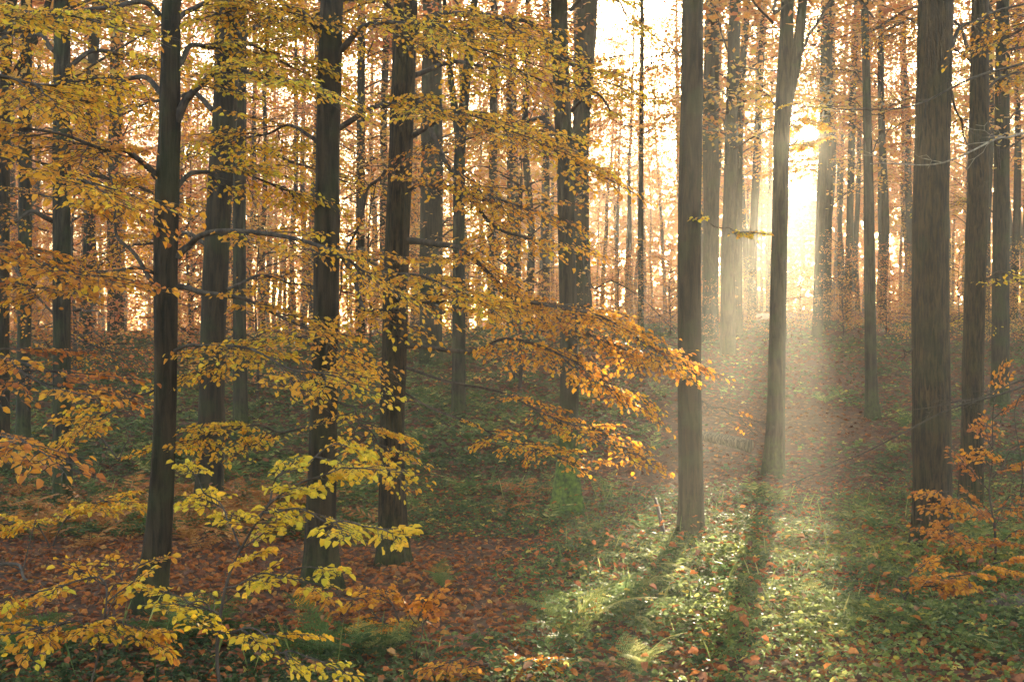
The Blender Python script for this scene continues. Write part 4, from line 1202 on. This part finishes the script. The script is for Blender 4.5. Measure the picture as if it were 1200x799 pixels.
# ------------------------------------------------------------------ ferns
def frond_mesh(name, mat, r, tint, L=1.0, curl=0.0, n=13, coarse=False):
    """an arching frond with toothed pinnae, along +x, unit length"""
    lv = Leaves(); tb = Tubes()
    s = np.linspace(0, 1, 12)
    up = .95 - curl
    ax = np.stack([s * .85, .03 * np.sin(s * 3), up * s * .55 - .55 * s ** 2.3], 1)
    V, Fq = tube(ax, np.linspace(.011, .002, 12), 4)
    at = lambda t: np.array([np.interp(t, s, ax[:, k]) for k in range(3)])
    P, D, N, LL, W = [], [], [], [], []
    for i in range(n):
        t = .14 + .84 * i / (n - 1)
        ln = .30 * math.sin(math.pi * min(1, (t - .02)) ** .75) ** .8 * (1 - .35 * t) + .012
        p = at(t); tg = unit(at(min(1, t + .03)) - at(t - .03))
        lat = np.array([0, 1.0, 0]); nn = unit(np.cross(tg, lat))
        for sg in (1, -1):
            d = unit(tg * .45 + lat * sg + nn * r.normal(.02, .10) + np.array([0, 0, -.18 - curl * .3]))
            if coarse:
                P.append(p); D.append(d + r.normal(0, .12, 3)); N.append(nn + r.normal(0, .3, 3)); LL.append(ln * r.uniform(.7, 1.1)); W.append(.052 * (1 - .5 * t) + .012)
                continue
            m = max(2, int(ln / .026))
            for j in range(m):
                q = (j + .5) / m
                pp = p + d * ln * q
                w = .034 * (1 - q) + .012
                for s2 in (1, -1):
                    P.append(pp); D.append(unit(d * .55 + tg * s2 * .9)); N.append(nn + r.normal(0, .18, 3)); LL.append(w); W.append(max(.014, ln / m * .72))
    arr = [np.array(P), np.array(D), np.array(N), np.array(LL), np.array(W), np.clip(r.normal(tint, .2 if coarse else .08, len(P)), .01, .99)]
    V2, F2, t2 = leaf_verts(*arr, fine=False, fold=.1)
    return np_mesh(name, np.vstack([V, V2]), [Fq, F2 + len(V)], mat, tint=np.concatenate([np.full(len(V), tint), t2]))

rfr = np.random.default_rng(9)
FR_G = [frond_mesh("frond", M_FERN, rfr, t_, curl=c_) for t_, c_ in ((.2, 0), (.4, .1), (.55, .0), (.75, .15), (.3, .2), (.95, .1))]
FR_GC = [frond_mesh("frond", M_FERN, rfr, t_, curl=c_, n=11, coarse=True) for t_, c_ in ((.25, 0), (.45, .1), (.6, .0), (.8, .15))]
FR_R = [frond_mesh("frond", M_RUST, rfr, t_, curl=c_, n=10, coarse=True) for t_, c_ in ((.3, .35), (.55, .25), (.8, .45))]
def fern(X, Y, size, nf, set_, label, group, kinds=None, spread=(0, 6.28), upright=1.0):
    foot = np.array([X, Y, gz1(X, Y) - .01])
    e = thing("fern", label, "fern", foot, group)
    for i in range(nf):
        a = spread[0] + (spread[1] - spread[0]) * (i + rfr.uniform(-.3, .3)) / nf
        me = set_[rfr.integers(len(set_))] if kinds is None else set_[kinds[i % len(kinds)]]
        o = mobj("frond", me, e)
        o.rotation_euler = (rfr.normal(0, .2), rfr.normal(-.55, .2) * upright, a)
        s = size * rfr.uniform(.75, 1.15); o.scale = (s, s, s * rfr.uniform(.7, 1.15))
def gpx(x, row):
    Y = base_depth(x, row); return (x - 600) / F * Y, Y
X, Y = gpx(672, 762)
fern(X, Y, .60, 6, FR_G, "pale green fern with one long sunlit frond raised above the brambles", None, [5, 3, 2, 2, 3, 1], (-.4, 5.2))
X, Y = gpx(395, 775)
fern(X, Y, .58, 9, FR_G, "lush deep green fern in the leaf litter right of the yellow sapling", None, [0, 1, 4])
X, Y = gpx(218, 752)
fern(X, Y, .50, 9, FR_G, "lush deep green fern at the foot of the nearest slender beech", None, [0, 1, 4])
X, Y = gpx(25, 760)
fern(X, Y, .36, 7, FR_G, "deep green fern at the picture's lower left corner", None, [0, 1])
X, Y = gpx(750, 797)
fern(X, Y, .36, 6, FR_G, "yellowing fern at the bottom edge below the sunlit brambles", None, [5, 3])
X, Y = gpx(520, 690)
fern(X, Y, .30, 5, FR_G, "small fern at the edge of the leaf litter right of the fissured trunk", None, [1, 2])
ngreen = nrust = 0
rp = np.random.default_rng(15)
fp = []
tries = 0
while (ngreen < 120 or nrust < 42) and tries < 20000:
    tries += 1
    Y = 6.6 + rp.random() ** .8 * 16
    X = rp.uniform(-.42, .42) * Y
    u = 600 + X / Y * F
    rust = u < 370 and 10.0 < Y < 13.8
    rusty2 = 380 < u < 760 and 10.5 < Y < 13.5 and rp.random() < .08
    g = float(green_mask(np.array([X]), np.array([Y]))[0])
    if any((X - a) ** 2 + (Y - b) ** 2 < .30 ** 2 for a, b in fp):
        continue
    if (rust and rp.random() < .6) or rusty2:
        if nrust >= 42:
            continue
        nrust += 1; fp.append((X, Y))
        w = between(X, Y)
        fern(X, Y, rp.uniform(.35, .6), rp.integers(5, 9), FR_R, "rusty withered bracken " + w, "rusty bracken " + w)
    else:
        if g < .35 or ngreen >= 120:
            continue
        ngreen += 1; fp.append((X, Y))
        w = between(X, Y)
        where = "on the bank" if Y > 13.5 else "in the middle undergrowth" if Y > 9.5 else "in the front undergrowth"
        l, gr = "green fern " + where + " " + w, "green ferns " + where + " " + w
        fern(X, Y, rp.uniform(.28, .5), rp.integers(5, 9), FR_G if Y < 8.5 else FR_GC, l, gr)

# ------------------------------------------------------------------ dead wood
def log_thing(label, pts, r0, r1, name="fallen_log", mat=None, stubs=0, seed=0):
    r = np.random.default_rng(seed)
    pts = np.array([[p[0], p[1], gz1(p[0], p[1]) + h] for p, h in pts])
    foot = pts[0].copy(); foot[2] = gz1(foot[0], foot[1])
    e = thing(name, label, "log" if name == "fallen_log" else "stick", foot)
    P = catmull(pts, 24)
    rad = np.linspace(r0, r1, 24) * (1 + .05 * r.normal(0, 1, 24).cumsum() / 4)
    V, Fq = tube(P, rad, 12)
    caps = [np.arange(12)[None, ::-1], (np.arange(12) + 23 * 12)[None]]
    mobj("wood", np_mesh("wood", V - foot, [Fq] + caps, mat or M_BARK_GREY, smooth=True), e)
    for i in range(stubs):
        a = r.integers(4, 20); d = unit(r.normal(0, 1, 3) + np.array([0, -.2, .8]))
        s = np.linspace(0, 1, 5)[:, None]
        v, f = tube(P[a] + d * s * r.uniform(.15, .5), np.linspace(rad[a] * .5, .003, 5), 6)
        mobj("stub", np_mesh("stub", v - foot, f, mat or M_BARK_GREY, smooth=True), e)
a = gpx(822, 522); b_ = gpx(878, 534)
log_thing("pale fallen log on the brown leaf slope behind the sunbeam", [(a, .12), (((a[0] + b_[0]) / 2, (a[1] + b_[1]) / 2), .13), (b_, .12)], .065, .085, stubs=2, seed=1, mat=M_WOOD)
a = gpx(768, 622); b_ = gpx(780, 640)
log_thing("short broken stick poking from the sunlit brambles left of the clean stem", [(a, .28), (((a[0] + b_[0]) / 2, (a[1] + b_[1]) / 2), .17), (b_, .02)], .014, .022, "broken_stick", M_TWIG)
a = gpx(-20, 672); b_ = gpx(30, 688)
log_thing("dark forked dead branch lying in the leaf litter at the left edge", [(a, .05), (((a[0] + b_[0]) / 2, a[1]), .06), (b_, .04), (gpx(62, 690), .02)], .016, .005, "dead_branch", M_TWIG, 3, 4)
a = gpx(1150, 728); b_ = gpx(1215, 722)
log_thing("rotten brown log half hidden in brambles at the right edge", [(a, .06), (((a[0] + b_[0]) / 2, a[1]), .08), (b_, .08)], .05, .08, "fallen_log", M_WOOD, 1, 6)

# ------------------------------------------------------------------ morning haze
def haze():
    m, nt, out = new_mat("morning_haze")
    pv = nt.nodes.new("ShaderNodeVolumePrincipled")
    pv.inputs["Color"].default_value = (1.0, 0.96, 0.86, 1)
    pv.inputs["Density"].default_value = 0.0016
    pv.inputs["Anisotropy"].default_value = 0.58
    nt.links.new(pv.outputs[0], out.inputs["Volume"])
    x0, x1, y0, y1, z0, z1 = -165, 165, -14, 245, -3, 28
    V = [(x, y, z) for z in (z0, z1) for y in (y0, y1) for x in (x0, x1)]
    Fq = [(0, 2, 3, 1), (4, 5, 7, 6), (0, 1, 5, 4), (2, 6, 7, 3), (0, 4, 6, 2), (1, 3, 7, 5)]
    o = mobj("haze", np_mesh("haze", V, np.array(Fq), m))
    o["kind"] = "stuff"; o["label"] = "thin golden morning haze filling the wood"
    o.display_type = 'WIRE'
haze()
print("objects", len(scene.objects), "tris", sum(len(me.loops) - 2 * len(me.polygons) for me in bpy.data.meshes))
